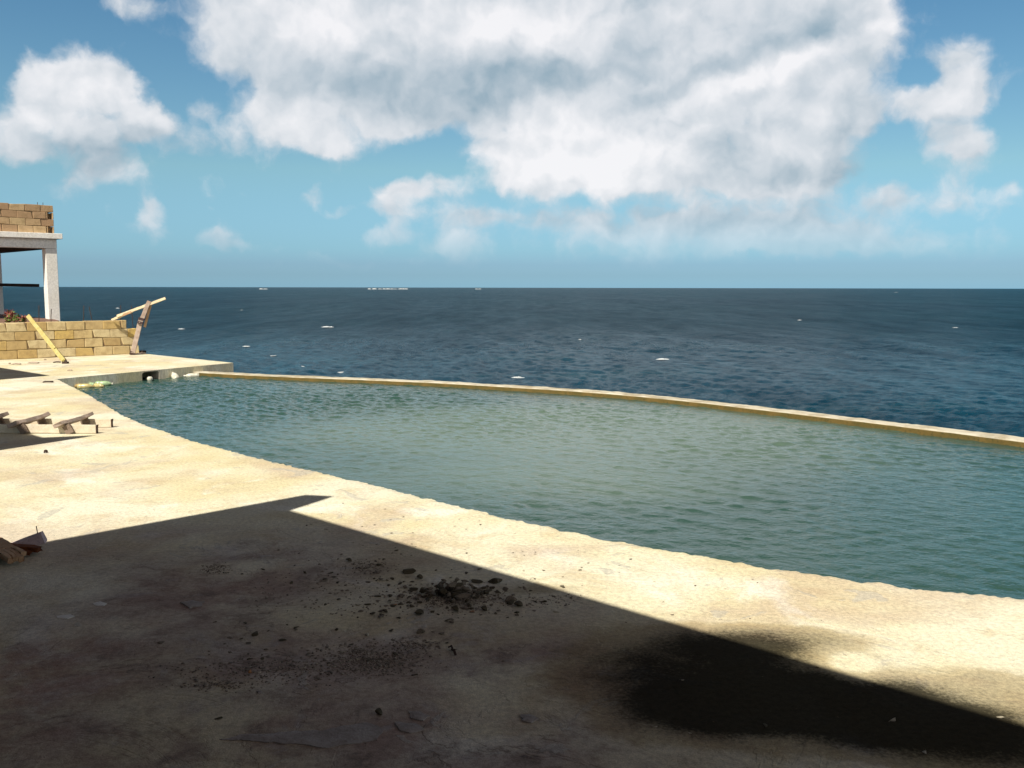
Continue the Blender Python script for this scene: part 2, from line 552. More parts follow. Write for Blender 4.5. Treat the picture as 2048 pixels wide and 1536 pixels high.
def m_simple(name, c1, c2, scale=6, rough=0.8, bump=0.3, bdist=0.005, stretch=(1, 1, 1), c3=None, spec=0.3, island=0.0):
    m, nt, b = material(name)
    P = nt.vmath('MULTIPLY', obj_coord(nt), stretch)
    n = nt.noise(P, scale, 6, 0.62, 0.3)
    f = nt.noise(P, scale * 9, 3, 0.6)
    col = nt.mix(nt.ramp(n, 0.35, 0.66), c1, c2)
    if c3 is not None:
        k = nt.noise(nt.vmath('ADD', P, (5, 3, 1)), scale * 0.7, 5, 0.65)
        col = nt.mix(nt.ramp(k, 0.54, 0.68), col, c3)
    if island:
        g = nt.new('ShaderNodeNewGeometry').outputs['Random Per Island']
        col = nt.mix(1.0, col, nt.mix(g, (1 - island,) * 3, (1 + island,) * 3), 'MULTIPLY')
    col = nt.mix(1.0, col, nt.mix(nt.ramp(f, 0.3, 0.7), (0.86,) * 3, (1.07,) * 3), 'MULTIPLY')
    nt.put(b.inputs['Base Color'], col)
    b.inputs['Roughness'].default_value = rough
    b.inputs['Specular IOR Level'].default_value = spec
    nt.put(b.inputs['Normal'], nt.bump(nt.math('ADD', n, nt.math('MULTIPLY', f, 0.5)), bump, bdist))
    return m


def m_blocks(name, a, c, d, e):
    """sawn limestone blocks, each with its own tone"""
    m, nt, b = material(name)
    P = obj_coord(nt)
    g = nt.new('ShaderNodeNewGeometry').outputs['Random Per Island']
    cr = nt.new('ShaderNodeValToRGB')
    nt.put(cr.inputs[0], g)
    cr.color_ramp.interpolation = 'LINEAR'
    cr.color_ramp.elements[0].color = (*a, 1)
    cr.color_ramp.elements[1].color = (*e, 1)
    for p, q in ((0.35, c), (0.7, d)):
        el = cr.color_ramp.elements.new(p)
        el.color = (*q, 1)
    n = nt.noise(P, 7, 6, 0.65)
    f = nt.noise(P, 70, 3, 0.65)
    pit = nt.voro(P, 26)
    col = nt.mix(nt.math('MULTIPLY', nt.ramp(n, 0.42, 0.68), 0.5), cr.outputs[0], (0.30, 0.20, 0.10))
    col = nt.mix(1.0, col, nt.mix(f, (0.8,) * 3, (1.15,) * 3), 'MULTIPLY')
    nt.put(b.inputs['Base Color'], col)
    b.inputs['Roughness'].default_value = 0.92
    b.inputs['Specular IOR Level'].default_value = 0.15
    nt.put(b.inputs['Normal'], nt.bump(nt.math('ADD', n, nt.math('ADD', nt.math('MULTIPLY', f, 0.5), nt.math('MULTIPLY', nt.ramp(pit, 0.0, 0.25), 0.3))), 0.6, 0.012))
    return m


def m_wood(name, c1, c2, c3):
    m, nt, b = material(name)
    uvw = obj_coord(nt)
    n = nt.noise(uvw, 9, 5, 0.6, 0.4)
    g = nt.noise(nt.vmath('MULTIPLY', uvw, (1, 1, 1)), 48, 4, 0.7, 1.5)
    col = nt.mix(nt.ramp(n, 0.35, 0.65), c1, c2)
    col = nt.mix(nt.math('MULTIPLY', nt.ramp(g, 0.5, 0.7), 0.7), col, c3)
    nt.put(b.inputs['Base Color'], col)
    b.inputs['Roughness'].default_value = 0.85
    b.inputs['Specular IOR Level'].default_value = 0.2
    nt.put(b.inputs['Normal'], nt.bump(g, 0.6, 0.004))
    return m


def m_pool_wall():
    m, nt, b = material('pool_wall_concrete')
    P = world_coord(nt)
    sx = nt.new('ShaderNodeSeparateXYZ')
    nt.put(sx.inputs[0], P)
    n = nt.noise(P, 3.0, 6, 0.65)
    f = nt.noise(P, 30, 4, 0.65)
    # slime on everything that gets wet, pale dry concrete on top
    wet = nt.ramp(nt.math('ADD', sx.outputs[2], nt.math('MULTIPLY', nt.math('SUBTRACT', n, 0.5), 0.018)), -0.122, -0.128)
    dry = nt.mix(nt.ramp(n, 0.42, 0.66), (0.50, 0.46, 0.37), (0.33, 0.28, 0.19))
    st = nt.noise(nt.vmath('ADD', P, (3, 5, 0)), 1.3, 6, 0.65)
    dry = nt.mix(nt.ramp(st, 0.52, 0.68, 0, 0.7), dry, (0.26, 0.21, 0.13))
    slime = nt.mix(nt.ramp(n, 0.4, 0.65), (0.115, 0.085, 0.024), (0.165, 0.105, 0.03))
    slime = nt.mix(nt.ramp(f, 0.5, 0.7), slime, (0.075, 0.062, 0.02))
    nt.put(b.inputs['Base Color'], nt.mix(wet, dry, slime))
    b.inputs['Roughness'].default_value = 0.8
    b.inputs['Specular IOR Level'].default_value = 0.25
    nt.put(b.inputs['Normal'], nt.bump(nt.math('ADD', n, f), 0.5, 0.01))
    return m


def m_sea():
    m, nt, b = material('sea_water')
    P = world_coord(nt)
    n = nt.noise(nt.vmath('MULTIPLY', P, (0.004, 0.0016, 0)), 1.0, 4, 0.55)
    col = nt.mix(nt.ramp(n, 0.35, 0.65), (0.003, 0.034, 0.062), (0.004, 0.042, 0.070))
    gust = nt.noise(nt.vmath('MULTIPLY', P, (0.11, 0.020, 0)), 1.0, 5, 0.65)
    gust2 = nt.noise(nt.vmath('MULTIPLY', P, (0.020, 0.0035, 0)), 1.0, 4, 0.6)
    gm = nt.math('ADD', nt.math('MULTIPLY', nt.ramp(gust, 0.32, 0.68), 0.65), nt.math('MULTIPLY', nt.ramp(gust2, 0.35, 0.65), 0.35))
    col = nt.mix(1.0, col, nt.mix(gm, (0.66, 0.72, 0.75), (1.22, 1.18, 1.16)), 'MULTIPLY')
    st = nt.noise(nt.vmath('MULTIPLY', P, (0.02, 0.05, 0)), 1.0, 5, 0.6)
    col = nt.mix(nt.math('MULTIPLY', nt.ramp(st, 0.5, 0.7), 0.5), col, (0.006, 0.048, 0.070))
    wc = nt.noise(nt.vmath('MULTIPLY', P, (0.16, 0.30, 0)), 1.0, 5, 0.55)
    wk = nt.noise(nt.vmath('MULTIPLY', P, (0.9, 1.6, 0)), 1.0, 3, 0.6)
    wm = nt.math('MULTIPLY', nt.ramp(wc, 0.742, 0.77), nt.ramp(wk, 0.45, 0.6))
    col = nt.mix(wm, col, (0.62, 0.66, 0.68))
    nt.put(b.inputs['Base Color'], col)
    far = nt.math('SUBTRACT', nt.ramp(nt.vmath('LENGTH', P, out=1), 80, 420, 0.17, 0.42), nt.math('MULTIPLY', nt.math('SUBTRACT', gm, 0.5), 0.12))
    nt.put(b.inputs['Roughness'], nt.math('ADD', far, nt.math('MULTIPLY', wm, 0.4)))
    b.inputs['IOR'].default_value = 1.333
    b.inputs['Specular IOR Level'].default_value = 0.15
    b.inputs['Specular Tint'].default_value = (0.72, 0.93, 1.0, 1)
    r1 = nt.noise(nt.vmath('MULTIPLY', P, (1.3, 2.2, 1)), 1.0, 6, 0.62, 0.4)
    n1 = nt.bump(r1, 0.9, 0.62)
    far_m = nt.ramp(nt.vmath('LENGTH', P, out=1), 110, 380, 0.0, 0.95)
    g2 = nt.noise(nt.vmath('MULTIPLY', P, (0.42, 0.12, 1)), 1.0, 5, 0.72)
    nt.put(b.inputs['Normal'], nt.bump(nt.math('MULTIPLY', g2, far_m), 1.0, 5.0, n1))
    return m


def m_pool():
    m, nt, b = material('pool_water')
    P = world_coord(nt)
    n = nt.noise(P, 0.35, 4, 0.55, 0.3)
    body = nt.blobs(P, [(0.8, 11.6, 4.6, 3.6, 0.95), (0.2, 8.3, 2.6, 1.3, 0.35)])
    body = nt.math('ADD', body, nt.math('MULTIPLY', nt.math('SUBTRACT', n, 0.5), 0.7))
    col = nt.mix(nt.ramp(body, 0.05, 1.0), (0.025, 0.062, 0.050), (0.088, 0.132, 0.100))
    nt.put(b.inputs['Base Color'], col)
    b.inputs['Roughness'].default_value = 0.06
    b.inputs['IOR'].default_value = 1.333
    r1 = nt.noise(nt.vmath('MULTIPLY', P, (1.0, 1.4, 1)), 13.0, 4, 0.6, 0.5)
    r2 = nt.noise(nt.vmath('MULTIPLY', P, (1.0, 1.3, 1)), 28.0, 3, 0.6, 0.3)
    nt.put(b.inputs['Normal'], nt.bump(nt.math('ADD', r1, nt.math('MULTIPLY', r2, 0.25)), 0.4, 0.025))
    return m


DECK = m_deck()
POOLWALL = m_pool_wall()
SEA = m_sea()
POOL = m_pool()
FOAM = m_simple('foam', (0.42, 0.45, 0.47), (0.56, 0.58, 0.60), 0.8, 0.9, 0.4, 0.2)
ROCK = m_simple('cliff_rock', (0.24, 0.20, 0.14), (0.36, 0.31, 0.22), 0.8, 0.95, 0.8, 0.2)
SOIL = m_simple('soil', (0.14, 0.075, 0.055), (0.20, 0.12, 0.085), 2.5, 0.95, 0.7, 0.04)
BLOCK = m_blocks('limestone_blocks', (0.58, 0.44, 0.22), (0.66, 0.55, 0.33), (0.50, 0.36, 0.17), (0.70, 0.50, 0.16))
BLOCK2 = m_blocks('pink_limestone_blocks', (0.46, 0.29, 0.17), (0.55, 0.39, 0.22), (0.40, 0.25, 0.145), (0.58, 0.44, 0.24))
MORTAR = m_simple('mortar', (0.22, 0.15, 0.085), (0.32, 0.24, 0.14), 9, 0.95, 0.6, 0.01)
WHITE = m_simple('white_render', (0.84, 0.81, 0.76), (0.80, 0.76, 0.69), 2.2, 0.85, 0.3, 0.004, c3=(0.79, 0.76, 0.73), spec=0.2)
HOUSE = m_simple('grey_render', (0.10, 0.075, 0.068), (0.14, 0.11, 0.10), 1.5, 0.9, 0.4, 0.01)
YWOOD = m_wood('yellow_plank_wood', (0.41, 0.335, 0.115), (0.49, 0.42, 0.18), (0.26, 0.19, 0.07))
GWOOD = m_wood('grey_weathered_wood', (0.36, 0.27, 0.22), (0.46, 0.37, 0.31), (0.20, 0.14, 0.11))
PALE = m_wood('pale_sawn_wood', (0.62, 0.50, 0.33), (0.70, 0.60, 0.42), (0.42, 0.30, 0.18))
BLEACH = m_wood('bleached_board_wood', (0.56, 0.48, 0.36), (0.64, 0.57, 0.45), (0.40, 0.32, 0.22))
BROWN = m_wood('brown_split_wood', (0.42, 0.26, 0.15), (0.52, 0.35, 0.21), (0.18, 0.10, 0.055))
DARKW = m_wood('dark_wood_and_shade', (0.045, 0.028, 0.022), (0.075, 0.045, 0.034), (0.02, 0.013, 0.011))
RUSTW = m_wood('rusty_wood', (0.12, 0.035, 0.012), (0.20, 0.065, 0.02), (0.05, 0.016, 0.008))
PEG_SHADE = m_wood('shaded_peg_wood', (0.17, 0.125, 0.095), (0.23, 0.17, 0.13), (0.09, 0.065, 0.05))  # grey wood made darker, the pegs' shade put into the colour
MAUVE = m_wood('mauve_painted_wood', (0.42, 0.32, 0.335), (0.52, 0.41, 0.43), (0.28, 0.20, 0.21))
IRON = m_simple('rusty_iron', (0.035, 0.025, 0.022), (0.07, 0.04, 0.03), 30, 0.8, 0.3, 0.002)
STRAP = m_simple('dark_strap', (0.05, 0.03, 0.03), (0.08, 0.05, 0.05), 20, 0.8, 0.3, 0.002)
STONE = m_simple('broken_concrete', (0.20, 0.165, 0.125), (0.30, 0.25, 0.19), 14, 0.95, 0.8, 0.01, c3=(0.12, 0.10, 0.07))
GRAVEL = m_simple('gravel', (0.20, 0.17, 0.135), (0.30, 0.26, 0.21), 14, 0.95, 0.6, 0.006, c3=(0.10, 0.085, 0.06), island=0.55)
STONE_D = m_simple('mossy_concrete', (0.085, 0.072, 0.042), (0.14, 0.115, 0.07), 14, 0.95, 0.8, 0.01, c3=(0.06, 0.05, 0.03))
STONE_L = m_simple('pale_chip', (0.42, 0.37, 0.28), (0.52, 0.47, 0.36), 14, 0.95, 0.6, 0.01)
STONE_O = m_simple('orange_chip', (0.40, 0.17, 0.06), (0.48, 0.24, 0.10), 14, 0.95, 0.6, 0.01)
BLACK = m_simple('dark_void', (0.012, 0.010, 0.009), (0.02, 0.016, 0.014), 5, 0.95, 0.3, 0.005, spec=0.05)


def m_plastic(name, c, rough=0.25, trans=0.3):
    m, nt, b = material(name)
    n = nt.noise(obj_coord(nt), 14, 4, 0.6)
    nt.put(b.inputs['Base Color'], nt.mix(nt.ramp(n, 0.4, 0.7), c, tuple(x * 0.65 for x in c)))
    b.inputs['Roughness'].default_value = rough
    return m


PL_GREEN = m_plastic('green_plastic', (0.34, 0.46, 0.26))
PL_YELLOW = m_plastic('yellowed_plastic', (0.52, 0.44, 0.20))
PL_CLEAR = m_plastic('cloudy_plastic', (0.62, 0.60, 0.50))
PL_TEAL = m_plastic('teal_plastic', (0.30, 0.58, 0.46))
PL_WHITE = m_plastic('white_plastic', (0.80, 0.78, 0.72))
PL_BROWN = m_plastic('brown_plastic', (0.40, 0.28, 0.12))
LEAF_G = m_simple('green_leaf', (0.10, 0.15, 0.03), (0.16, 0.20, 0.05), 10, 0.7, 0.2, 0.003)
LEAF_R = m_simple('red_leaf', (0.34, 0.10, 0.08), (0.42, 0.17, 0.13), 10, 0.7, 0.2, 0.003)

# ------------------------------------------------------------------ sea
SEA_Z = -13.0


def build_sea():
    az = np.concatenate([np.radians(np.arange(-180, -52, 8)), np.radians(np.linspace(-48, 48, 1150)), np.radians(np.arange(52, 181, 8))])
    H = CAMZ - SEA_Z
    ypx = np.concatenate([np.linspace(1700, 360, 12)[:-1], np.arange(360, 1.0, -0.62), np.array([0.8, 0.6, 0.45, 0.36])])
    r = H * F / ypx
    R, A = np.meshgrid(r, az, indexing='ij')
    X, Y = R * np.sin(A), R * np.cos(A)
    dr = np.gradient(r)
    Z = np.zeros_like(X)
    wind = math.radians(205)
    g = np.random.default_rng(11)
    for i in range(120):
        lam = 1.1 * (15 / 1.1) ** (g.random() ** 1.5)
        th = wind + g.normal(0, 0.55)
        k = 2 * np.pi / lam
        amp = 0.0064 * lam * (0.6 + 0.8 * g.random()) * (1.0 if lam < 5 else 0.55)
        step = np.maximum(dr, r * 0.0015)
        fade = np.clip((lam / (np.abs(np.cos(th)) * step * 0 + step) - 1.6) / 2.0, 0, 1)
        ph = k * (X * math.cos(th) + Y * math.sin(th)) + g.random() * 6.283
        s = np.sin(ph)
        s = s + 0.22 * np.cos(2 * ph)        # sharper crests
        Z += fade[:, None] * amp * s
    for i in range(26):
        lam = 22 * (75 / 22) ** g.random()
        th = wind + g.normal(0, 0.35)
        k = 2 * np.pi / lam
        fade = np.clip((lam / np.maximum(dr, r * 0.0015) - 1.5) / 1.5, 0, 1)
        Z += fade[:, None] * (0.0016 * lam) * np.sin(k * (X * math.cos(th) + Y * math.sin(th)) + g.random() * 6.283)
    mod = 0.8 + 0.35 * np.sin(X * 0.021 + Y * 0.013 + 1.0) * np.sin(Y * 0.017 - X * 0.009)
    Z *= mod
    Z[:, np.abs(A[0]) > math.radians(50)] *= 0
    V = np.stack([X, Y, SEA_Z + Z], -1)
    structure(grid_object('sea', V, X.shape[1], X.shape[0], SEA))


build_sea()


def build_foam():
    b = MB()
    r = random.Random(5)

    def patch(px, py, wpx, hpx, n=9):
        c = gp(px, py, SEA_Z)
        sx = wpx / F * c.y
        N = 18
        sl = r.uniform(-.25, .25)
        hgt = min(.6, hpx * .5 / F * c.y)
        o = len(b.v)
        for k in range(N + 1):
            f = k / N
            e = max(.03, math.sin(math.pi * min(1, f * r.uniform(.95, 1.05))) ** .8) * r.uniform(.45, 1.0)
            x = c.x + (f - .5) * sx
            y = c.y + (f - .5) * sx * sl + r.uniform(-.12, .12)
            b.v += [(x, y - .5 * e, SEA_Z + .12), (x + r.uniform(-.1, .1), y, SEA_Z + .14 + hgt * e), (x + r.uniform(-.1, .1), y + 1.2 * e, SEA_Z + .12 + hgt * e * .6), (x, y + 3.5 * e, SEA_Z + .08)]
        for k in range(N):
            for j in range(3):
                q = o + k * 4 + j
                b.f.append((q, q + 4, q + 5, q + 1))
    for p in ((655, 655, 26, 5, 12), (578, 732, 32, 6, 16), (1325, 720, 26, 5, 9), (362, 659, 12, 3, 5), (492, 694, 16, 3, 5), (545, 713, 9, 2, 4), (590, 735, 40, 3, 6),
              (679, 747, 14, 3, 5), (1600, 641, 7, 2, 3), (1040, 640, 8, 2, 3), (1912, 656, 9, 2, 4), (2020, 836, 22, 5, 7), (1036, 757, 26, 5, 5), 
              (483, 621, 9, 2, 3), (1792, 585, 9, 1.5, 3), (235, 617, 8, 2, 3), (1160, 680, 7, 2, 3)):
        patch(*p)
    # surf breaking on the reef near the horizon
    for x0, x1 in ((518, 528), (735, 760), (765, 812), (950, 962)):
        px = x0
        while px < x1:
            c = gp(px, 578.4, SEA_Z)
            w = r.uniform(3, 9) / F * c.y
            h = r.uniform(3.0, 7.0)
            b.add([(c.x, c.y, SEA_Z), (c.x + w, c.y, SEA_Z), (c.x + w, c.y + 30, SEA_Z), (c.x, c.y + 30, SEA_Z),
                   (c.x + w * .2, c.y + 8, SEA_Z + h), (c.x + w * .8, c.y + 8, SEA_Z + h * .8), (c.x + w * .8, c.y + 22, SEA_Z + h * .8), (c.x + w * .2, c.y + 22, SEA_Z + h)],
                  [(0, 1, 5, 4), (1, 2, 6, 5), (2, 3, 7, 6), (3, 0, 4, 7), (4, 5, 6, 7)])
            px += r.uniform(3, 9)
    o = b.build('sea_foam', FOAM, smooth=True)
    tag(o, 'white foam of breaking wave crests scattered over the dark blue sea', 'foam', kind='stuff')


build_foam()


# ------------------------------------------------------------------ deck, pool
def resample(pts, step):
    pts = [Vector(p[:2]) for p in pts]
    # Catmull-Rom through the points
    dense = []
    for i in range(len(pts) - 1):
        p0 = pts[max(i - 1, 0)]
        p1, p2 = pts[i], pts[i + 1]
        p3 = pts[min(i + 2, len(pts) - 1)]
        n = 24
        for k in range(n):
            t = k / n
            dense.append(0.5 * ((2 * p1) + (p2 - p0) * t + (2 * p0 - 5 * p1 + 4 * p2 - p3) * t * t + (3 * p1 - p0 - 3 * p2 + p3) * t ** 3))
    dense.append(pts[-1])
    out = [dense[0]]
    acc = 0
    for a, b in zip(dense, dense[1:]):
        L = (b - a).length
        while L > 1e-9 and acc + L >= step:
            a = a.lerp(b, (step - acc) / L)
            L = (b - a).length
            out.append(a.copy())
            acc = 0
        acc += L
    out.append(dense[-1])
    return out


edge_px = [(115, 758), (165, 783), (200, 803), (250, 832), (300, 853), (360, 873), (440, 896), (500, 911), (560, 926), (640, 944), (740, 967), (800, 982),
           (900, 1007), (1000, 1031), (1100, 1053), (1200, 1075), (1300, 1093), (1400, 1110), (1500, 1128), (1600, 1143), (1700, 1157), (1800, 1170), (1900, 1181), (2048, 1197)]
edge = [gp(*p) for p in edge_px]
dirn = (edge[-1] - edge[-3]).normalized()
edge += [edge[-1] + dirn * 1.5 + Vector((0.0, -.05, 0)), edge[-1] + dirn * 3 + Vector((0, -.2, 0)), edge[-1] + dirn * 6 + Vector((0, -.9, 0))]
EDGE = resample(edge, 0.014)

PC0 = gp(115, 758).to_2d()           # inner corner of platform and deck
PC1 = gp(466.5, 725.6).to_2d()       # outer corner of platform
PC2 = gp(303, 709).to_2d()           # platform sea side, near the block wall
WATER_Z = -0.185
WALL_TOP = -0.11

wall_px = [(395, 741.0), (405, 741.6), (520, 747.5), (640, 752.5), (775, 757.5), (900, 763), (1024, 770), (1150, 777.5), (1274, 787), (1400, 799), (1548, 815.7), (1798, 844.5), (2048, 875)]
wb = [gp(x, y, WALL_TOP) for x, y in wall_px]
wd = (wb[-1] - wb[-2]).normalized()
wb += [wb[-1] + wd * 1.5 + Vector((0, -.06, 0)), wb[-1] + wd * 3 + Vector((0, -.25, 0)), wb[-1] + wd * 6 + Vector((0, -1.0, 0))]
WBACK = resample(wb, 0.06)


def offset_curve(c, d):
    out = []
    for i, p in enumerate(c):
        t = (c[min(i + 1, len(c) - 1)] - c[max(i - 1, 0)]).normalized()
        out.append(p + Vector((-t.y, t.x)) * d)
    return out


WFRONT = offset_curve(WBACK, -0.27)

# hole in the platform face
pl_len = (PC1 - PC0).length
pl_dir = (PC1 - PC0).normalized()
pl_in = Vector((-pl_dir.y, pl_dir.x))     # into the platform


def on_face(px):
    """distance along the platform face seen at photo column px"""
    d = ray(px, 745)
    # solve PC0 + t*pl_dir = s*(d.x, d.y)
    det = pl_dir.x * (-d.y) + d.x * pl_dir.y
    return (-PC0.x * (-d.y) + d.x * (-PC0.y)) / det


H0, H1 = on_face(284), on_face(318)


def build_deck():
    r = random.Random(3)
    # chipped pool edge
    lip = []
    for i, p in enumerate(EDGE):
        t = (EDGE[min(i + 1, len(EDGE) - 1)] - EDGE[max(i - 1, 0)]).normalized()
        nrm = Vector((-t.y, t.x))
        q = Vector((p.x, p.y, 0))
        a = mnoise.noise(q * 1.3) * 0.010 + mnoise.noise(q * 5.0) * 0.012 + mnoise.noise(q * 13.0) * 0.020 + mnoise.noise(q * 37.0) * 0.016
        lip.append(p + nrm * a)
    L = len(lip)
    top_in = []
    for i, p in enumerate(lip):
        t = (lip[min(i + 3, L - 1)] - lip[max(i - 3, 0)]).normalized()
        q = Vector((p.x, p.y, 3.0))
        w = 0.035 + 0.03 * abs(mnoise.noise(q * 2.0)) + 0.02 * r.random()
        top_in.append(p - Vector((-t.y, t.x)) * w)
    outer = [EDGE[-1] + Vector((0.3, -3)), Vector((16, -14)), Vector((-30, -14)), Vector((-30, 10)), Vector((-17.5, 15.2)),
             Vector((-9.55, 23.2)), PC2 + Vector((-.35, .35))]
    far_side = [PC2.lerp(PC1, k / 40) for k in range(41)]
    face = [PC1.lerp(PC0, k / 60) for k in range(1, 60)]
    b = MB()
    # inner top n-gon
    pf = []
    for i, p in enumerate(far_side):
        q = Vector((p.x, p.y, 0))
        pf.append(p + Vector((0.68, 0.73)) * (mnoise.noise(q * 4) * 0.02))
    pin = [p for p in face]
    poly = top_in + outer + pf + pin
    z = [0.0] * len(poly)
    b.add([(p.x, p.y, 0.0) for p in poly], [tuple(range(len(poly) - 1, -1, -1))])
    n_top = len(poly)
    # lip ring and sides along the pool edge
    base = len(b.v)
    rows = []
    for i, p in enumerate(lip):
        q = Vector((p.x, p.y, 0))
        h = -0.004 - 0.014 * max(0, mnoise.noise(q * 6.0) + .3) + 0.006 * mnoise.noise(q * 23.0)
        rows.append((p.x, p.y, h))
    mid = []
    for i, p in enumerate(lip):
        t = (lip[min(i + 3, L - 1)] - lip[max(i - 3, 0)]).normalized()
        q = Vector((p.x, p.y, 9))
        pp = p + Vector((-t.y, t.x)) * (0.01 + 0.02 * mnoise.noise(q * 8))
        mid.append((pp.x, pp.y, -0.05))
    bot = [(p[0], p[1], -1.5) for p in mid]
    b.v += rows + mid + bot
    for i in range(L - 1):
        b.f.append((i, i + 1, base + i + 1, base + i)[::1])
        b.f.append((base + i, base + i + 1, base + L + i + 1, base + L + i))
        b.f.append((base + L + i, base + L + i + 1, base + 2 * L + i + 1, base + 2 * L + i))
    # the sides over the sea
    side = outer + pf
    o = len(b.v)
    b.v += [(p.x, p.y, 0.0) for p in side] + [(p.x, p.y, -1.5) for p in side]
    m = len(side)
    for i in range(m - 1):
        b.f.append((o + i, o + i + 1, o + m + i + 1, o + m + i))
    # platform face with the overflow opening

    def P(s, zz, inn=0.0):
        q = PC0 + pl_dir * s + pl_in * inn
        return (q.x, q.y, zz)
    TOPH = -0.022
    b.add([P(-.02, 0), P(H0, 0), P(H0, -1.5), P(-.02, -1.5)], [(0, 1, 2, 3)])
    b.add([P(H1, 0), P(pl_len, 0), P(pl_len, -1.5), P(H1, -1.5)], [(0, 1, 2, 3)])
    # ragged arch over the opening
    N = 12
    arch = []
    for k in range(N + 1):
        f = k / N
        e = min(f, 1 - f)
        arch.append(TOPH - 0.035 * max(0, 1 - e / .12) ** 2 + r.uniform(-.004, .004))
    for k in range(N):
        s0, s1 = H0 + (H1 - H0) * k / N, H0 + (H1 - H0) * (k + 1) / N
        b.add([P(s0, 0), P(s1, 0), P(s1, arch[k + 1]), P(s0, arch[k])], [(0, 1, 2, 3)])
    D = 0.8
    b.add([P(H0, -.01), P(H1, -.01), P(H1, -1.5), P(H0, -1.5), P(H0, -.01, D), P(H1, -.01, D), P(H1, -1.5, D), P(H0, -1.5, D)],
          [(0, 4, 5, 1), (0, 3, 7, 4), (1, 5, 6, 2), (4, 7, 6, 5)])
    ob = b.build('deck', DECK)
    bm = bmesh.new()
    bm.from_mesh(ob.data)
    bmesh.ops.recalc_face_normals(bm, faces=bm.faces)
    bmesh.ops.triangulate(bm, faces=[f for f in bm.faces if len(f.verts) > 4])
    bm.to_mesh(ob.data)
    bm.free()
    # top must look up
    structure(ob)


build_deck()


def build_pool():
    # wall
    n = len(WBACK)
    r = random.Random(8)
    prof = []
    b = MB()
    for i in range(n):
        q = Vector((WBACK[i].x, WBACK[i].y, 0))
        jz = mnoise.noise(q * 1.1) * 0.008 + mnoise.noise(q * 3.5) * 0.009 + mnoise.noise(q * 11) * 0.006
        jf = mnoise.noise(q * 3.1) * 0.012
        bk, fr = WBACK[i], WFRONT[i]
        t = (fr - bk).normalized()
        pts = [(bk, -4.0), (bk - t * .0, WALL_TOP - .02), (bk + t * .012, WALL_TOP + jz), (fr - t * (.015 + jf), WALL_TOP + jz), (fr + t * jf, WALL_TOP - .02), (fr + t * (jf + .01), -1.5)]
        b.v += [(p.x, p.y, zz) for p, zz in pts]
    for i in range(n - 1):
        for j in range(5):
            b.f.append((i * 6 + j, i * 6 + j + 1, (i + 1) * 6 + j + 1, (i + 1) * 6 + j))
    o = b.build('pool_wall', POOLWALL)
    tag(o, 'low curved concrete pool rim with brown slimy inner side above the sea', 'pool wall')
    # water: loft between the deck edge and the rim
    nu, nv = 900, 420
    near = resample([e for e in edge], 0.05)
    far = [p for p in WFRONT]

    def samp(c, u):
        x = u * (len(c) - 1)
        i = min(int(x), len(c) - 2)
        return c[i].lerp(c[i + 1], x - i)
    us = np.linspace(0, 1, nu)
    A = np.array([samp(near, u)[:] for u in us])
    B = np.array([samp(far, u)[:] for u in us])
    D = B - A
    Ld = np.linalg.norm(D, axis=1, keepdims=True)
    A = A - D / np.maximum(Ld, .01) * 0.12       # runs in under the lip
    B = B + D / np.maximum(Ld, .01) * 0.10
    A[0] -= np.array([0.05, 0.02]); B[0] -= np.array([0.25, -0.15])
    vs = np.linspace(0, 1, nv)
    XY = A[None] * (1 - vs[:, None, None]) + B[None] * vs[:, None, None]
    X, Y = XY[..., 0], XY[..., 1]
    Z = np.zeros_like(X)
    g = np.random.default_rng(4)
    for i in range(110):
        lam = 0.06 * (0.45 / 0.06) ** (g.random() ** 1.2)
        th = math.radians(235) + g.normal(0, 0.6)
        k = 2 * np.pi / lam
        amp = 0.0030 * lam * min(1.0, (0.2 / lam) ** 0.6) * (0.5 + g.random())
        ph = k * (X * math.cos(th) + Y * math.sin(th)) + g.random() * 6.283
        Z += amp * (np.sin(ph) + 0.2 * np.cos(2 * ph))
    # gusts: choppier in the far left corner, smoother patches elsewhere
    mod = 0.85 + 0.35 * np.sin(X * 0.9 + 1.3 + 0.6 * np.sin(Y * .8)) * np.sin(Y * 1.1 - X * 0.35 + .5) + 0.55 * np.exp(-(((X + 5) / 4) ** 2 + ((Y - 15) / 5) ** 2))
    mod *= np.clip(0.55 + (Y - 5.0) / 14.0, 0.55, 1.1)
    Z *= mod
    V = np.stack([X, Y, WATER_Z + Z], -1)
    structure(grid_object('pool_water', V, nu, nv, POOL))


build_pool()

# rock the deck stands on
b = MB()
cl = [(14, -12), (-28, -12), (-28, 14), (-16, 22), (-10.5, 21.5), (-7.5, 19.0), (-5.2, 17.0), (-2, 15.2), (2, 12.6), (5, 9.8), (8, 6.5), (12, 2)]
lev = [(-1.55, 0.0), (-5, 1.2), (-9, 0.6), (-13.8, 2.5)]
cx, cy = -4, 6
rr = random.Random(2)
dense = []
for i in range(len(cl)):
    p, q = Vector(cl[i]), Vector(cl[(i + 1) % len(cl)])
    k = max(2, int((q - p).length / 1.2))
    dense += [p.lerp(q, j / k) for j in range(k)]
n = len(dense)
for zz, out in lev:
    for p in dense:
        dv = (p - Vector((cx, cy))).normalized()
        j = mnoise.noise(Vector((p.x, p.y, zz)) * .5) * (0.0 if zz > -2 else 1.0)
        b.v.append((p.x + dv.x * (out * .3 + j), p.y + dv.y * (out * .3 + j), zz))
for L in range(len(lev) - 1):
    for i in range(n):
        b.f.append((L * n + i, L * n + (i + 1) % n, (L + 1) * n + (i + 1) % n, (L + 1) * n + i))
b.f.append(tuple(range(n)))
structure(b.build('cliff', ROCK))

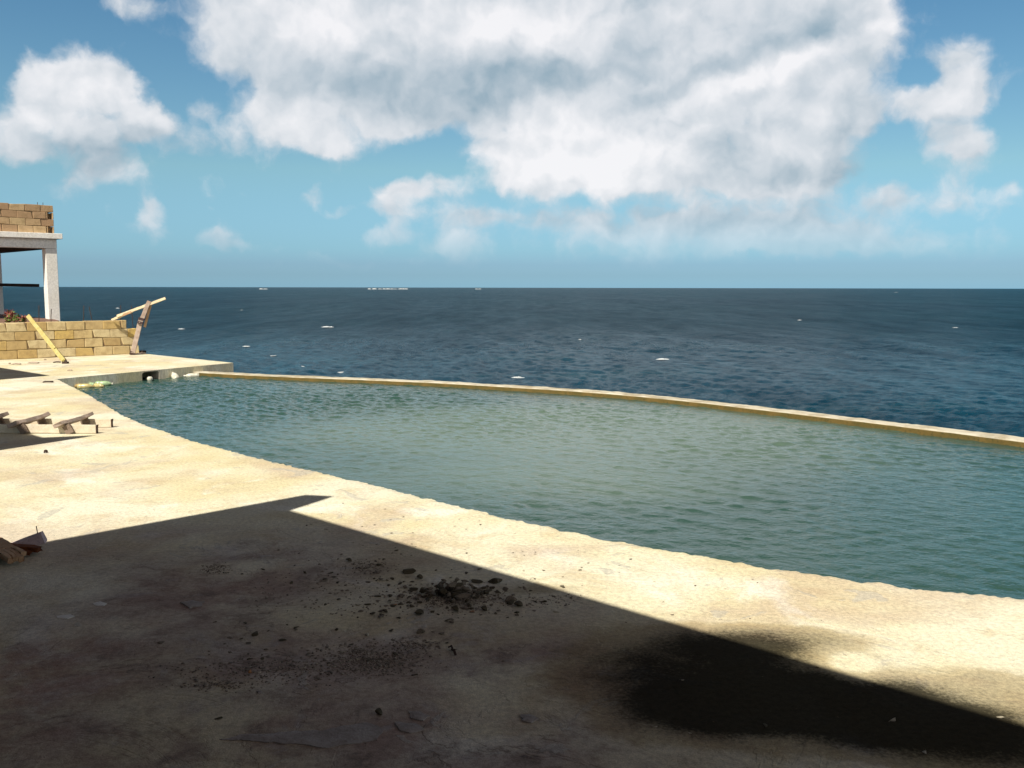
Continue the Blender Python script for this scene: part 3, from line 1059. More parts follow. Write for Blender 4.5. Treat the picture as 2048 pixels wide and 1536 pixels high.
# raised soil behind the block wall
WA = gp(0, 720).to_2d()
WB = gp(279, 707).to_2d()
wdir = (WB - WA).normalized()
wn = Vector((-wdir.y, wdir.x))               # away from the camera
W_L = WA - wdir * 4.5
SOIL_Z = 0.70
b = MB()
sp = [W_L + wn * .12, WA + wdir * 0.55 + wn * .12, Vector((-13.05, 26.68)), Vector((-13.9, 27.5)), Vector((-19.5, 33.5)), Vector((-27, 30)), Vector((-24, 17))]
nn = []
for i in range(len(sp)):
    p, q = sp[i], sp[(i + 1) % len(sp)]
    nn += [p.lerp(q, k / 14) for k in range(14)]
ctr = sum((Vector((p.x, p.y)) for p in nn), Vector((0, 0))) / len(nn)
rings = [1.0, .97, .9, .75, .5, .25]
for rg in rings:
    for p in nn:
        q = ctr + (p - ctr) * rg
        zz = SOIL_Z - (0.06 if rg == 1.0 else 0) + mnoise.noise(Vector((q.x, q.y, 1)) * 1.4) * .05
        b.v.append((q.x, q.y, zz))
m = len(nn)
for k in range(len(rings) - 1):
    for i in range(m):
        b.f.append((k * m + i, k * m + (i + 1) % m, (k + 1) * m + (i + 1) % m, (k + 1) * m + i))
b.f.append(tuple((len(rings) - 1) * m + i for i in range(m)))
o0 = len(b.v)
b.v += [(p.x, p.y, -1.5) for p in nn]
for i in range(m):
    b.f.append((i, (i + 1) % m, o0 + (i + 1) % m, o0 + i))
structure(b.build('terrace_ground', SOIL, smooth=True))


# ------------------------------------------------------------------ block walls
def block_course(b, core, origin, ax, inn, z, length, start, bl, bh, bt, r, gap=0.008, stop=None, rough=0.006):
    s = start
    while s < length - .02:
        e = min(s + bl, length)
        a0, a1 = max(s, 0) + gap / 2, e - gap / 2
        if a1 - a0 > .04:
            j = [r.uniform(-rough, rough) for _ in range(16)]
            push = r.uniform(-.006, .008)
            z0, z1 = z + gap / 2, z + bh - gap / 2
            pts = []
            for kk, (zz, sgn) in enumerate(((z0, 1), (z1, -1))):
                for m_, (aa, dd) in enumerate(((a0, push), (a1, push), (a1, bt), (a0, bt))):
                    jj = j[kk * 4 + m_]
                    q = origin + ax * (aa + jj * 1.2) + inn * (dd + (j[8 + m_] if dd == push else 0))
                    pts.append((q.x, q.y, zz + jj * .9))
            # chipped corners
            if r.random() < .32:
                c = r.choice((0, 1, 4, 5))
                p = Vector(pts[c])
                o_ = Vector(pts[{0: 1, 1: 0, 4: 5, 5: 4}[c]])
                pts[c] = tuple(p.lerp(o_, r.uniform(.05, .14)) + Vector((0, 0, .02 if c < 4 else -.02)))
            b.hexa(pts)
        s += bl


def finish_blocks(mb, name, mat, parent=None, bevel=0.012):
    ob = mb.build(name, mat, parent)
    bm = bmesh.new()
    bm.from_mesh(ob.data)
    bmesh.ops.recalc_face_normals(bm, faces=bm.faces)
    bmesh.ops.bevel(bm, geom=bm.edges[:], offset=bevel, segments=2, affect='EDGES', profile=0.6)
    bm.to_mesh(ob.data)
    bm.free()
    return ob


def build_block_wall():
    r = random.Random(21)
    root = empty('block_wall', (WA.x, WA.y, 0), 'unfinished wall of pale yellow limestone blocks at the far edge of the deck', 'wall')
    b, c = MB(), MB()
    org = W_L
    Ltot = (WB - W_L).length
    BL, BH, T = 0.415, 0.205, 0.20
    ends = [Ltot, Ltot + .0, Ltot - .03, Ltot - .28]
    starts = [-.12, -.33, -.15, -.31]
    for k in range(4):
        z = k * BH
        block_course(b, c, org, wdir, wn, z, ends[k], starts[k], BL, BH, T, r)
    finish_blocks(b, 'blocks', BLOCK, root, 0.011)
    # mortar core, 16 mm behind the faces
    for k in range(4):
        q0, q1 = org + wn * .018, org + wdir * (ends[k] - .02) + wn * .018
        q2, q3 = q1 + wn * (T - .036), q0 + wn * (T - .036)
        c.hexa([(p.x, p.y, zz) for zz in (k * BH + (.0 if k == 0 else .0012), (k + 1) * BH - .014) for p in (q0, q1, q2, q3)])
    c.build('mortar', MORTAR, root)
    return root


build_block_wall()


# ------------------------------------------------------------------ unfinished building at the left
def build_pavilion():
    Q = dp(121, 640, 26.6)
    Q = Vector((Q.x, Q.y))
    a = Vector((0.72, 0.69)).normalized()
    bb = Vector((-a.y, a.x))
    root = empty('unfinished_building', (Q.x, Q.y, SOIL_Z), 'white open sided concrete building with a parapet of bare stone blocks', 'building')

    def hx(mb, a0, a1, b0, b1, z0, z1):
        pts = []
        for zz in (z0, z1):
            for (u, v) in ((a0, b0), (a1, b0), (a1, b1), (a0, b1)):
                q = Q + a * u + bb * v
                pts.append((q.x, q.y, zz))
        mb.hexa(pts)
    DEP, WID = 5.75, 6.0
    PW = 0.31
    BOT, TOP, SL = 2.70, 2.965, 3.12
    for (u, v) in ((0, 0), (0, DEP - PW), (-WID + PW, 0), (-WID + PW, DEP - PW)):
        mb = MB()
        z0 = SOIL_Z - .15
        # slightly battered foot, rendered by hand
        pts = []
        for zz, e in ((z0, .0), (TOP - .27, 0)):
            for (x, y) in ((-PW, 0), (0, 0), (0, PW), (-PW, PW)):
                q = Q + a * (u + x) + bb * (v + y)
                pts.append((q.x, q.y, zz))
        mb.hexa(pts)
        mb.build('post', WHITE, root, bevel=0.012)
    mb = MB(); hx(mb, -WID, 0, 0, PW, BOT, TOP); mb.build('beam', WHITE, root, bevel=0.008)
    mb = MB(); hx(mb, -WID, 0, DEP - PW, DEP, BOT, TOP); mb.build('beam', WHITE, root, bevel=0.008)
    mb = MB(); hx(mb, -PW + .003, -.003, PW, DEP - PW, BOT + .002, TOP); mb.build('beam', DARKW, root)  # white beam given a dark colour for its shade under the roof
    mb = MB(); hx(mb, -WID + .003, -WID + PW - .003, PW, DEP - PW, BOT + .002, TOP); mb.build('beam', WHITE, root)
    mb = MB(); hx(mb, -WID - .12, .125, -.13, DEP + .085, TOP + .002, SL); mb.build('roof_slab', WHITE, root, bevel=0.01)
    # parapet of blocks
    r = random.Random(9)
    mb, core = MB(), MB()
    BL, BH, T = 0.40, 0.197, 0.2
    org = Q + a * (-WID + .06) + bb * (.02)
    L = WID - .10
    for k in range(4):
        L_k = L - (.21 if k in (0, 2) else 0)
        block_course(mb, core, org, a, bb, SL + .003 + k * BH, L_k, -.05 if k % 2 else -.25 + .0, BL, BH, T, r, gap=.010)
        if k in (0, 2):   # open-ended block: two thin webs with a dark cell between
            for s0, s1 in ((L_k + .015, L_k + .045), (L_k + .175, L_k + .205)):
                pts = []
                for zz in (SL + .003 + k * BH + .008, SL + .003 + (k + 1) * BH - .008):
                    for (u, v) in ((s0, 0), (s1, 0), (s1, T), (s0, T)):
                        q = org + a * u + bb * v
                        pts.append((q.x, q.y, zz))
                mb.hexa(pts)
    # right return wall
    org2 = org + a * (L - T + .0) + bb * (T + .012)
    for k in range(4):
        block_course(mb, core, org2 + a * T, bb, -a, SL + .003 + k * BH, DEP - .6, -.05 if k % 2 else -.25, BL, BH, T, r, gap=.010)
    finish_blocks(mb, 'parapet', BLOCK2, root, 0.009)
    q0 = org + bb * .02
    pts = []
    for zz in (SL + .004, SL + 4 * BH - .02):
        for (u, v) in ((0, .02), (L - .23, .02), (L - .23, T - .02), (0, T - .02)):
            q = org + a * u + bb * v
            pts.append((q.x, q.y, zz))
    core.hexa(pts)
    core.build('mortar', MORTAR, root)
    # two starter bars sticking out of the parapet
    for px in (88, 97):
        u = (px - 112) / 69.0 / .9
        q = org + a * (L + u) + bb * .1
        mb = MB(); mb.tube([(q.x, q.y, SL + 4 * BH - .05), (q.x + .005, q.y, SL + 4 * BH + .075)], .008, 6)
        mb.build('starter_bar', IRON, root)
    # dark board nailed to the rear post
    q = Q + a * (-PW - .01) + bb * (DEP - PW)
    e = dp(78, 571.0, q.y - .2)
    mb = MB(); mb.timber((q.x - 1.2, q.y + .25, e.z + .04), (e.x, e.y, e.z), .10, .04, side=(0, 0, 1), seed=3)
    o = mb.build('wooden_board', DARKW)
    tag(o, 'dark horizontal board reaching out between the white posts', 'board')


build_pavilion()


# ------------------------------------------------------------------ weeds on the soil
def build_weed(px, depth, n, h, label, red, seed):
    r = random.Random(seed)
    base = dp(px, 640, depth)
    base.z = SOIL_Z - .02
    root = empty('weed', base, label, 'plant')
    st, lv, fl = MB(), MB(), MB()
    for i in range(n):
        an = r.uniform(0, 6.28)
        lean = r.uniform(.05, .45) * h
        hh = h * r.uniform(.5, 1.05)
        p0 = base + Vector((r.uniform(-.12, .12), r.uniform(-.12, .12), 0))
        p1 = p0 + Vector((math.cos(an) * lean * .4, math.sin(an) * lean * .4, hh * .55))
        p2 = p0 + Vector((math.cos(an) * lean, math.sin(an) * lean, hh))
        st.tube([p0, p1, p2], [.006, .005, .003], 5)
        for k in range(9):
            f = r.uniform(.15, 1)
            c = p0.lerp(p1, f * 2) if f < .5 else p1.lerp(p2, f * 2 - 1)
            d = Vector((r.uniform(-1, 1), r.uniform(-1, 1), r.uniform(-.2, .8))).normalized()
            s = d.cross(Vector((r.random(), r.random(), r.random()))).normalized()
            L = r.uniform(.05, .10)
            w = L * .33
            (fl if (r.random() < red and f > .45) else lv).add([c, c + d * L * .5 + s * w, c + d * L, c + d * L * .5 - s * w], [(0, 1, 2, 3)])
    st.build('stem', LEAF_R, root)
    lv.build('foliage', LEAF_G, root)
    fl.build('foliage', LEAF_R, root)


build_weed(16, 24.6, 16, .34, 'tall reddish weed growing by the rear white post', .85, 1)
build_weed(25, 23.8, 14, .22, 'low green and yellow weed beside the tall red one', .15, 2)
build_weed(45, 23.9, 9, .22, 'thin pinkish weed growing behind the yellow plank', .7, 3)


# ------------------------------------------------------------------ starter bars along the wall
def rebar(px_top, py_top, px_bot, py_bot, depth, label):
    t = dp(px_top, py_top, depth)
    bt = dp(px_bot, py_bot, depth)
    d = (bt - t).normalized()
    bt = bt + d * .25
    mb = MB()
    pts = [bt.lerp(t, k / 8) + Vector((random.uniform(-.004, .004), 0, 0)) for k in range(9)]
    mb.tube(pts, .009, 6)
    o = mb.build('rebar', IRON, origin=bt)
    tag(o, label, 'rebar', 'steel bars standing along the block wall')


WD = lambda px: WA.y + (WB.y - WA.y) * px / 279.0
rebar(78, 611, 78, 642, WD(78) + .2, 'tall thin rusty rebar just left of the white front post')
rebar(102.5, 618, 102, 643, WD(102) + .1, 'short rusty rebar in front of the white front post')
rebar(168, 611, 167, 641, WD(168) + .1, 'upright rusty rebar over the middle of the block wall')
rebar(178.5, 613, 184, 641, WD(180) + .12, 'slanting rusty rebar over the middle of the block wall')
rebar(241.5, 610, 241, 640, WD(241) + .1, 'rusty rebar behind the lower end of the tilted crossbeam')
rebar(263, 611, 266, 656, WD(270) + .1, 'rusty rebar at the stepped end of the block wall')


# ------------------------------------------------------------------ yellow plank leaning on the wall
base = gp(128, 727)
topp = dp(55.5, 631, WD(60) - .02)
d = (topp - base).normalized()
root = empty('leaning_plank', base, 'yellow wooden plank leaning on the block wall', 'plank')
mb = MB(); mb.timber(base + Vector((0, 0, .055)), topp, .09, .04, side=(.72, .05, .5), segs=14, jit=.006, ends=.03, seed=5)
mb.build('plank', YWOOD, root)
mb = MB(); mb.timber(base + d * .55 + Vector((.045, -.045, .05)), base + d * 1.45 + Vector((.03, -.045, .05)), .05, .03, side=(.72, .05, .5), segs=8, jit=.004, ends=.03, seed=6)
mb.build('batten', YWOOD, root)
mb = MB(); mb.box(gp(131, 727.2) + Vector((0, 0, .02)), (.11, .10, .04)); mb.build('foot_block', DARKW, root, bevel=.005)


# ------------------------------------------------------------------ timber prop with crossbeam
def build_prop():
    d0 = gp(262, 709.5).y
    foot = gp(263, 710)
    root = empty('timber_prop', foot, 'crooked grey timber prop with a tilted crossbeam at the end of the block wall', 'timber prop')
    k1 = dp(273, 672, d0 - .02)
    k2 = dp(283, 640, d0 - .02)
    k3 = dp(298.5, 602, d0 - .02)
    s = (1, .3, -.2)
    mb = MB(); mb.timber(foot + Vector((0.03, 0, .05)), k2 + Vector((.0, 0, .05)), .11, .05, side=s, segs=10, jit=.006, ends=.02, seed=1); mb.build('post', GWOOD, root)
    mb = MB(); mb.timber(k2 - Vector((.03, .048, .10)), k3, .095, .045, side=s, segs=8, jit=.006, ends=.05, seed=2); mb.build('post', GWOOD, root)
    mb = MB(); mb.timber(dp(289, 655, d0 + .06), dp(302, 606, d0 + .06), .06, .04, side=s, segs=6, jit=.006, ends=.05, seed=12); mb.build('batten', BROWN, root)
    mb = MB(); mb.timber(dp(233.5, 633, d0 - .09), dp(331.5, 596.5, d0 + .05), .062, .045, side=(0, .1, 1), segs=14, jit=.005, ends=.02, seed=3); mb.build('crossbeam', PALE, root)
    mb = MB(); mb.timber(dp(223, 640.5, d0 - .045), dp(266, 622, d0 - .04), .055, .04, side=(0, .1, 1), segs=8, jit=.005, ends=.02, seed=4); mb.build('crossbeam', PALE, root)
    mb = MB(); mb.timber(dp(246, 630.5, d0 - .14), dp(262, 624, d0 - .13), .05, .025, side=(0, .1, 1), segs=5, jit=.004, seed=14); mb.build('batten', BROWN, root)
    ax = (k2 - foot).normalized()
    for f in (.87, .97):
        c = foot.lerp(k2, f) + Vector((.015, -.02, .05))
        mb = MB(); mb.timber(c - ax * .028, c + ax * .028, .135, .085, side=s, segs=2, jit=.002); mb.build('strap', STRAP, root)
    mb = MB(); mb.timber(foot + Vector((.0, 0, .0)) - ax * .0, foot + ax * .085 + Vector((.012, 0, 0)), .115, .06, side=s, segs=2, jit=.003, seed=7); mb.build('foot_block', DARKW, root)
    # short board lying by the end of the wall
    mb = MB(); mb.timber(gp(271, 709.5) + Vector((0, 0, .014)), gp(289, 707.5) + Vector((0, 0, .014)), .09, .025, segs=6, jit=.004, seed=9)
    o = mb.build('wooden_board', GWOOD)
    tag(o, 'short thin board lying flat at the foot of the grey prop', 'board')
    mb = MB(); mb.timber(gp(281, 706.6) + Vector((0, 0, .03)), gp(289, 705.6) + Vector((0, 0, .03)), .10, .06, segs=4, jit=.004, seed=10)
    o = mb.build('wood_block', DARKW)
    tag(o, 'small black block of wood at the end corner of the block wall', 'wood block')


build_prop()

# chips of wood lying before the wall
for i, (px, py, L, an, lab, mt) in enumerate(((33, 729, .19, .1, 'dark flat scrap of wood lying before the block wall', GWOOD),
                                              (67, 726.6, .24, -.1, 'longest pinkish scrap of wood lying before the block wall', GWOOD),
                                              (114, 725.5, .16, .15, 'thin dark scrap of wood just left of the plank foot', DARKW),
                                              (90, 720.6, .07, .8, 'tiny scrap of wood near the middle of the block wall', GWOOD),
                                              (68, 716.5, .09, .4, 'pale lump at the very foot of the block wall', PALE),
                                              (19, 728.5, .06, 1.2, 'crumb of wood beside the dark flat scrap', GWOOD),
                                              (96, 765, .18, .25, 'thin dry twig on the deck by the pool corner', DARKW),
                                              (91, 906, .04, .1, 'small dark scrap alone on the bright deck', DARKW),
                                              (140, 742, .10, .1, 'thin pale sliver on the platform above the pool', GWOOD))):
    c = gp(px, py)
    dv = Vector((math.cos(an), math.sin(an), 0)) * L / 2
    hh = .018 if L > .1 else .022
    mb = MB(); mb.timber(c - dv + Vector((0, 0, hh / 2)), c + dv + Vector((0, 0, hh / 2 + .004)), max(.022, L * .3), hh, segs=4, jit=.006, ends=.02, seed=30 + i)
    o = mb.build('wood_scrap', mt, origin=c)
    tag(o, lab, 'wood scrap', 'scraps of wood on the deck')


# ------------------------------------------------------------------ frame of boards and crosspieces lying on the deck
def build_frame():
    f0 = gp(192, 867.6)
    b0 = gp(222, 855.3)
    root = empty('wooden_ladder', (f0.x - 1, f0.y, 0), 'wooden ladder of two pale boards with tilted grey crosspieces lying on the deck', 'ladder')
    RH, RT = .093, .03
    mb = MB(); mb.timber((f0.x - 3.2, f0.y + .02, RH / 2 + .004), (f0.x, f0.y + .02, RH / 2 + .004), RT, RH, side=(0, 1, 0), segs=24, jit=.003, ends=.004, seed=1); mb.build('rail', BLEACH, root)
    mb = MB(); mb.timber((b0.x - 3.2, b0.y + .015, RH / 2 + .004), (b0.x, b0.y + .02, RH / 2 + .004), RT, RH, side=(0, 1, 0), segs=24, jit=.003, ends=.004, seed=2); mb.build('rail', BLEACH, root)
    for y_, x_ in ((f0.y + .02, f0.x), (b0.y + .02, b0.x)):
        mb = MB(); mb.timber((x_ + .006, y_, .004), (x_ + .014, y_ - .004, RH + .006), .034, .008, side=(0, 1, 0), segs=4, jit=.003, seed=3); mb.build('end_shade', DARKW, root)  # dark strip painted in for the shade at each rail end
    lean = Vector((-.045, 0, 0))
    for k, px in enumerate((143, 52, -36, -123)):
        c = gp(px, 867.6)
        for (yy, hh, xo) in ((f0.y - .008, .098, 0), (b0.y - .012, .13, -.02)):
            mb = MB()
            mb.timber((c.x + xo + .0, yy - .012, .004), (c.x + xo - .05, yy - .012, hh), .092, .026, side=(1, 0, 0), segs=4, jit=.003, ends=.003, seed=40 + k)
            mb.build('peg', PEG_SHADE, root)
        tilt = Vector((.85, 0, .42)).normalized()
        p0 = Vector((c.x - .115, f0.y - .09, .112))
        p1 = Vector((c.x - .015, b0.y + .04, .142))
        mb = MB(); mb.timber(p0, p1, .118, .042, side=tilt, segs=10, jit=.007, ends=.02, seed=50 + k)
        mb.build('crosspiece', GWOOD, root)


build_frame()


# ------------------------------------------------------------------ pile of old timber at the left edge
def build_timber_pile():
    # mauve squared beam with a nail
    e = gp(90, 1093)
    e = Vector((e.x, e.y, .062))
    s = dp(5, 1106, e.y - .07)
    sd = (e - s).normalized()
    root = empty('squared_beam', (e.x, e.y, 0), 'mauve grey squared beam end with a nail on top, on the timber heap', 'beam', 'old timber at the edge of the shade')
    mb = MB(); mb.timber(e - sd * 1.4 + Vector((0, 0, .0)), e, .075, .07, segs=12, jit=.003, ends=.005, seed=2); mb.build('beam', MAUVE, root)
    mb = MB(); q = e - sd * .045 + Vector((-.0, 0.01, .034)); mb.tube([q, q + Vector((-.006, 0, .05))], .003, 6); mb.build('nail', IRON, root)
    # split board with broken strands, in front
    def splinter(name, tip, back, w, t, n, seed, mat, label, lift=0.0):
        r = random.Random(seed)
        ax = (tip - back).normalized()
        side = Vector((0, 0, 1)).cross(ax).normalized()
        mb = MB()
        mb.timber(back, back.lerp(tip, .55), w, t, side=side, segs=6, jit=.004, seed=seed)
        for k in range(n):
            f = (k + .5) / n - .5
            off = side * f * w
            ww = w / n * .94
            dz = r.uniform(-.012, .016)
            L = r.uniform(.86, 1.04)
            mb.timber(back.lerp(tip, .5) + off, back.lerp(tip, L) + off + Vector((0, 0, dz)), ww, t * r.uniform(.7, 1.05), side=side, segs=6, jit=.004, ends=.03, seed=seed + k)
        o = mb.build(name, mat, origin=tip)
        tag(o, label, 'plank', 'old timber at the edge of the shade')
    t1 = gp(43, 1136); t1.z = .045
    splinter('split_plank', t1, t1 + Vector((-.40, .36, .02)), .12, .034, 4, 11, BROWN, 'split brown plank with broken end pointing down at the deck')
    t2 = gp(-4, 1144); t2.z = .03
    splinter('split_plank', t2, t2 + Vector((-.60, .50, .05)), .10, .03, 3, 23, BROWN, 'split brown plank at the very edge of the picture')
    t3 = dp(29, 1075, 5.75)
    splinter('pale_lath', t3, t3 + Vector((-.9, -.10, .0)), .085, .028, 2, 31, PALE, 'pale double lath lying on top of the timber heap')
    t4 = dp(-2, 1068, 6.05)
    # rusty broken board underneath
    t5 = gp(86, 1112); t5.z = .022
    splinter('rusty_plank', t5, t5 + Vector((-.45, .08, .03)), .11, .028, 3, 41, RUSTW, 'dark rusty broken board under the mauve beam')


build_timber_pile()


# ------------------------------------------------------------------ bottles in the pool
def lathe(profile, n=14):
    vs, fs = [], []
    for z, r_ in profile:
        for j in range(n):
            a = 2 * math.pi * j / n
            vs.append((r_ * math.cos(a), r_ * math.sin(a), z))
    k = len(profile)
    for i in range(k - 1):
        for j in range(n):
            fs.append((i * n + j, i * n + (j + 1) % n, (i + 1) * n + (j + 1) % n, (i + 1) * n + j))
    fs.append(tuple(range(n - 1, -1, -1)))
    fs.append(tuple((k - 1) * n + j for j in range(n)))
    return vs, fs


def bottle(px, py, L, R, az_deg, mat, capmat, label, dip=0.28, pitch=0.0, group='plastic bottles floating in the pool'):
    c = gp(px, py, WATER_Z)
    R *= 1.25
    root = empty('plastic_bottle', c, label, 'bottle', group)
    M = Matrix.Rotation(math.radians(az_deg), 3, 'Z') @ Matrix.Rotation(math.radians(90 - pitch), 3, 'Y')
    prof = [(0, R * .8), (.012, R * .97), (L * .2, R), (L * .28, R * .95), (L * .36, R), (L * .6, R * .99), (L * .72, R * .86), (L * .84, R * .5), (L * .88, R * .30), (L * .93, R * .30)]
    vs, fs = lathe(prof)
    z0 = R * (1 - 2 * dip)
    T = lambda v: M @ (Vector(v) - Vector((0, 0, L / 2))) + Vector((0, 0, z0))
    mb = MB(); mb.add([T(v) for v in vs], fs)
    o = mb.build('body', mat, None, smooth=True)
    o.parent = root
    vs, fs = lathe([(L * .92, R * .40), (L, R * .40)], 12)
    mb = MB(); mb.add([T(v) for v in vs], fs)
    o = mb.build('cap', capmat, None)
    o.parent = root


bottle(150, 775, .26, .035, 200, PL_BROWN, PL_YELLOW, 'brown bottle nearest the deck corner in the raft of floating bottles')
bottle(161, 772.5, .27, .042, 35, PL_TEAL, PL_WHITE, 'teal green bottle at the left of the floating raft', pitch=8)
bottle(172, 775.5, .28, .042, 10, PL_YELLOW, PL_BROWN, 'long yellowed bottle at the front of the floating raft')
bottle(181, 772, .24, .038, 150, PL_GREEN, PL_YELLOW, 'dull green bottle in the middle of the floating raft')
bottle(189, 770.5, .24, .045, 60, PL_CLEAR, PL_YELLOW, 'cloudy round shouldered bottle at the back of the floating raft', pitch=20)
bottle(199, 774, .22, .036, 340, PL_YELLOW, PL_BROWN, 'short yellow bottle beside the last pale green one')
bottle(209, 770.5, .30, .045, 12, PL_GREEN, PL_CLEAR, 'pale green bottle at the right end of the floating raft')
bottle(350, 756, .25, .055, 130, PL_CLEAR, PL_WHITE, 'cloudy bottle tilted in the water right of the dark opening', pitch=25)
bottle(383, 753.6, .30, .04, 200, PL_CLEAR, PL_WHITE, 'clear bottle with a white cap floating by the platform wall')

# pale ball in front of the opening
c = gp(300, 761, WATER_Z)
bm = bmesh.new()
bmesh.ops.create_icosphere(bm, subdivisions=3, radius=.055)
for v in bm.verts:
    v.co *= 1 + mnoise.noise(v.co * 30) * .05
    if v.co.z > .045:
        v.co.z = .045 + (v.co.z - .045) * .3
me = bpy.data.meshes.new('float_ball')
bm.to_mesh(me); bm.free()
for p in me.polygons:
    p.use_smooth = True
me.materials.append(PL_CLEAR)
o = bpy.data.objects.new('float_ball', me)
COL.objects.link(o)
o.location = c + Vector((0, 0, .03))
tag(o, 'pale round float bobbing in front of the dark opening', 'float')


# ------------------------------------------------------------------ rubble
def stone_mesh(name, seed, flat, mat, detail=2):
    r = random.Random(seed)
    bm = bmesh.new()
    for _ in range(16 if detail > 1 else 10):
        v = Vector((r.gauss(0, 1), r.gauss(0, 1), r.gauss(0, 1))).normalized()
        k = r.uniform(.7, 1.05)
        bm.verts.new((v.x * k, v.y * k, v.z * k * flat))
    res = bmesh.ops.convex_hull(bm, input=bm.verts[:])
    bmesh.ops.delete(bm, geom=list({g_ for g_ in res['geom_interior'] + res['geom_unused'] if isinstance(g_, bmesh.types.BMVert)}), context='VERTS')
    bmesh.ops.bevel(bm, geom=bm.edges[:], offset=.07, segments=1, affect='EDGES')
    me = bpy.data.meshes.new(name)
    bm.to_mesh(me); bm.free()
    zmin = min(v.co.z for v in me.vertices)
    for v in me.vertices:
        v.co.z -= zmin
    me.materials.append(mat)
    return me


CH = [stone_mesh('concrete_chunk', 60 + i, f, m_) for i, (f, m_) in enumerate(((.6, STONE), (.5, STONE_D), (.75, STONE_D), (.45, STONE), (.55, STONE_D)))]
SHARD = [stone_mesh('concrete_shard', 80 + i, f, m_, 1) for i, (f, m_) in enumerate(((.3, STONE), (.38, STONE_D), (.3, STONE), (.5, STONE_D), (.35, STONE), (.4, STONE_D), (.35, STONE_O), (.35, STONE_L)))]
rr = random.Random(77)


def put(mesh, name, p, size, label, cat, group, sx=1.0, rz=None):
    o = bpy.data.objects.new(name, mesh)
    COL.objects.link(o)
    o.location = (p.x, p.y, p.z - .002)
    o.rotation_euler = (rr.uniform(-.15, .15), rr.uniform(-.15, .15), rr.uniform(0, 6.28) if rz is None else rz)
    o.scale = (size * sx, size, size * rr.uniform(.85, 1.2))
    tag(o, label, cat, group)
    return o


GR = 'broken concrete on the shaded deck'
for (px, py, w, sx, k, rz, lab) in (
        (818, 1146, .036, 1.35, 1, .1, 'squarish mossy chunk alone at the far side of the heap'),
        (839, 1157, .022, 1.2, 2, .4, 'small chunk just before the squarish mossy one'),
        (697, 1122, .020, 1.3, 2, 0, 'small dark chunk left of the round gravel patch'),
        (757, 1131, .018, 1.6, 4, 0, 'small flat chunk right of the round gravel patch'),
        (953, 1165, .028, 1.5, 1, .0, 'left one of two long chunks behind the heap'),
        (991, 1166, .038, 1.7, 4, .05, 'right and bigger one of two long chunks behind the heap'),
        (1036, 1213, .030, 1.1, 2, .3, 'dark upright chunk apart on the right of the heap'),
        (1034, 1226, .016, 1.4, 4, .1, 'little chunk at the foot of the dark upright one'),
        (838, 1229, .026, 1.3, 2, .5, 'dark chunk alone below the heap on its left'),
        (839, 1266, .022, 1.4, 0, .2, 'flat grey chunk lower down, below the lone dark one'),
        (756, 1430, .020, 1.0, 2, .3, 'round dark chunk alone near the bottom of the picture'),
        (1018, 1203, .03, 1.6, 0, .1, 'flat slab on the right flank of the heap'),
        (930, 1210, .036, 1.9, 3, .15, 'biggest flat slab lying in front of the heap')):
    put(CH[k], 'concrete_chunk', gp(px, py), w, lab, 'rubble', GR, sx, rz)
# the heap itself
for i in range(84):
    px = rr.gauss(915, 52); py = rr.gauss(1190, 12)
    px = min(max(px, 800), 1060)
    p = gp(px, py)
    t = max(0, 1 - math.hypot((px - 910) / 75, (py - 1188) / 16))
    p.z = t * rr.uniform(.01, .05)
    put(CH[rr.randrange(5)], 'concrete_chunk', p, rr.uniform(.009, .024) * (1 + t * .7), 'mossy lump in the central heap of broken concrete', 'rubble', 'lumps in the rubble heap', rr.uniform(1, 1.7))
# loose shards
for i in range(185):
    u = rr.random()
    if u < .45:
        px, py = rr.gauss(880, 110), rr.gauss(1200, 26)
    elif u < .7:
        px, py = rr.gauss(700, 80), rr.gauss(1150, 32)
    else:
        px, py = rr.gauss(660, 130), rr.gauss(1300, 36)
    if not (60 < px < 1150 and 1100 < py < 1500):
        continue
    k = rr.choices(range(8), (4, 5, 4, 4, 4, 4, .7, 1.6))[0]
    put(SHARD[k], 'concrete_shard', gp(px, py), rr.uniform(.008, .020), 'loose flat shard of broken concrete scattered round the heap', 'rubble', 'loose shards on the shaded deck', rr.uniform(1, 1.8))
# stones on the sunlit strip and in the algae
for i in range(120):
    t = rr.random() ** 1.4
    px = 640 + t * 900 + rr.gauss(0, 40)
    py = 1040 + t * 130 + rr.gauss(0, 45)
    if py < np.interp(px, [q[0] for q in edge_px], [q[1] for q in edge_px]) + 9:
        continue
    put(SHARD[rr.choice((0, 2, 4, 7, 7))], 'concrete_shard', gp(px, py), rr.uniform(.006, .013), 'little stone chip on the sunlit strip beside the pool', 'rubble', 'stone chips on the sunlit deck', rr.uniform(1, 1.7))
for (px, py, w, lab) in ((1643, 1241, .009, 'white pebble on bright concrete above the mossy stain'), (1440, 1240, .012, 'pale flat chip at the edge of the mossy stain'), (1646, 1243, .006, 'dark crumb beside the white pebble'),
                         (2001, 1435, .014, 'yellowish pebble at the shadow edge near the corner'), (1634, 1335, .010, 'dark pebble at the shadow edge in the mossy stain'), (1530, 1451, .013, 'rounded grey pebble in the dark shade'),
                         (1380, 1466, .008, 'white crumb in the dark shade low down'), (1690, 1310, .012, 'yellow chip in the sunlit part of the stain'), (1786, 1440, .016, 'pale paint flake in the black stain'), (1850, 1505, .014, 'pale paint flake nearest the bottom corner'),
                         (1312, 1453, .008, 'white crumb left of the rounded grey pebble'), (1365, 1360, .008, 'white crumb in the middle of the black stain')):
    put(SHARD[7 if 'dark' not in lab or 'white' in lab else 3], 'pebble', gp(px, py), w, lab, 'pebble', 'pebbles near the mossy stain', 1.3)

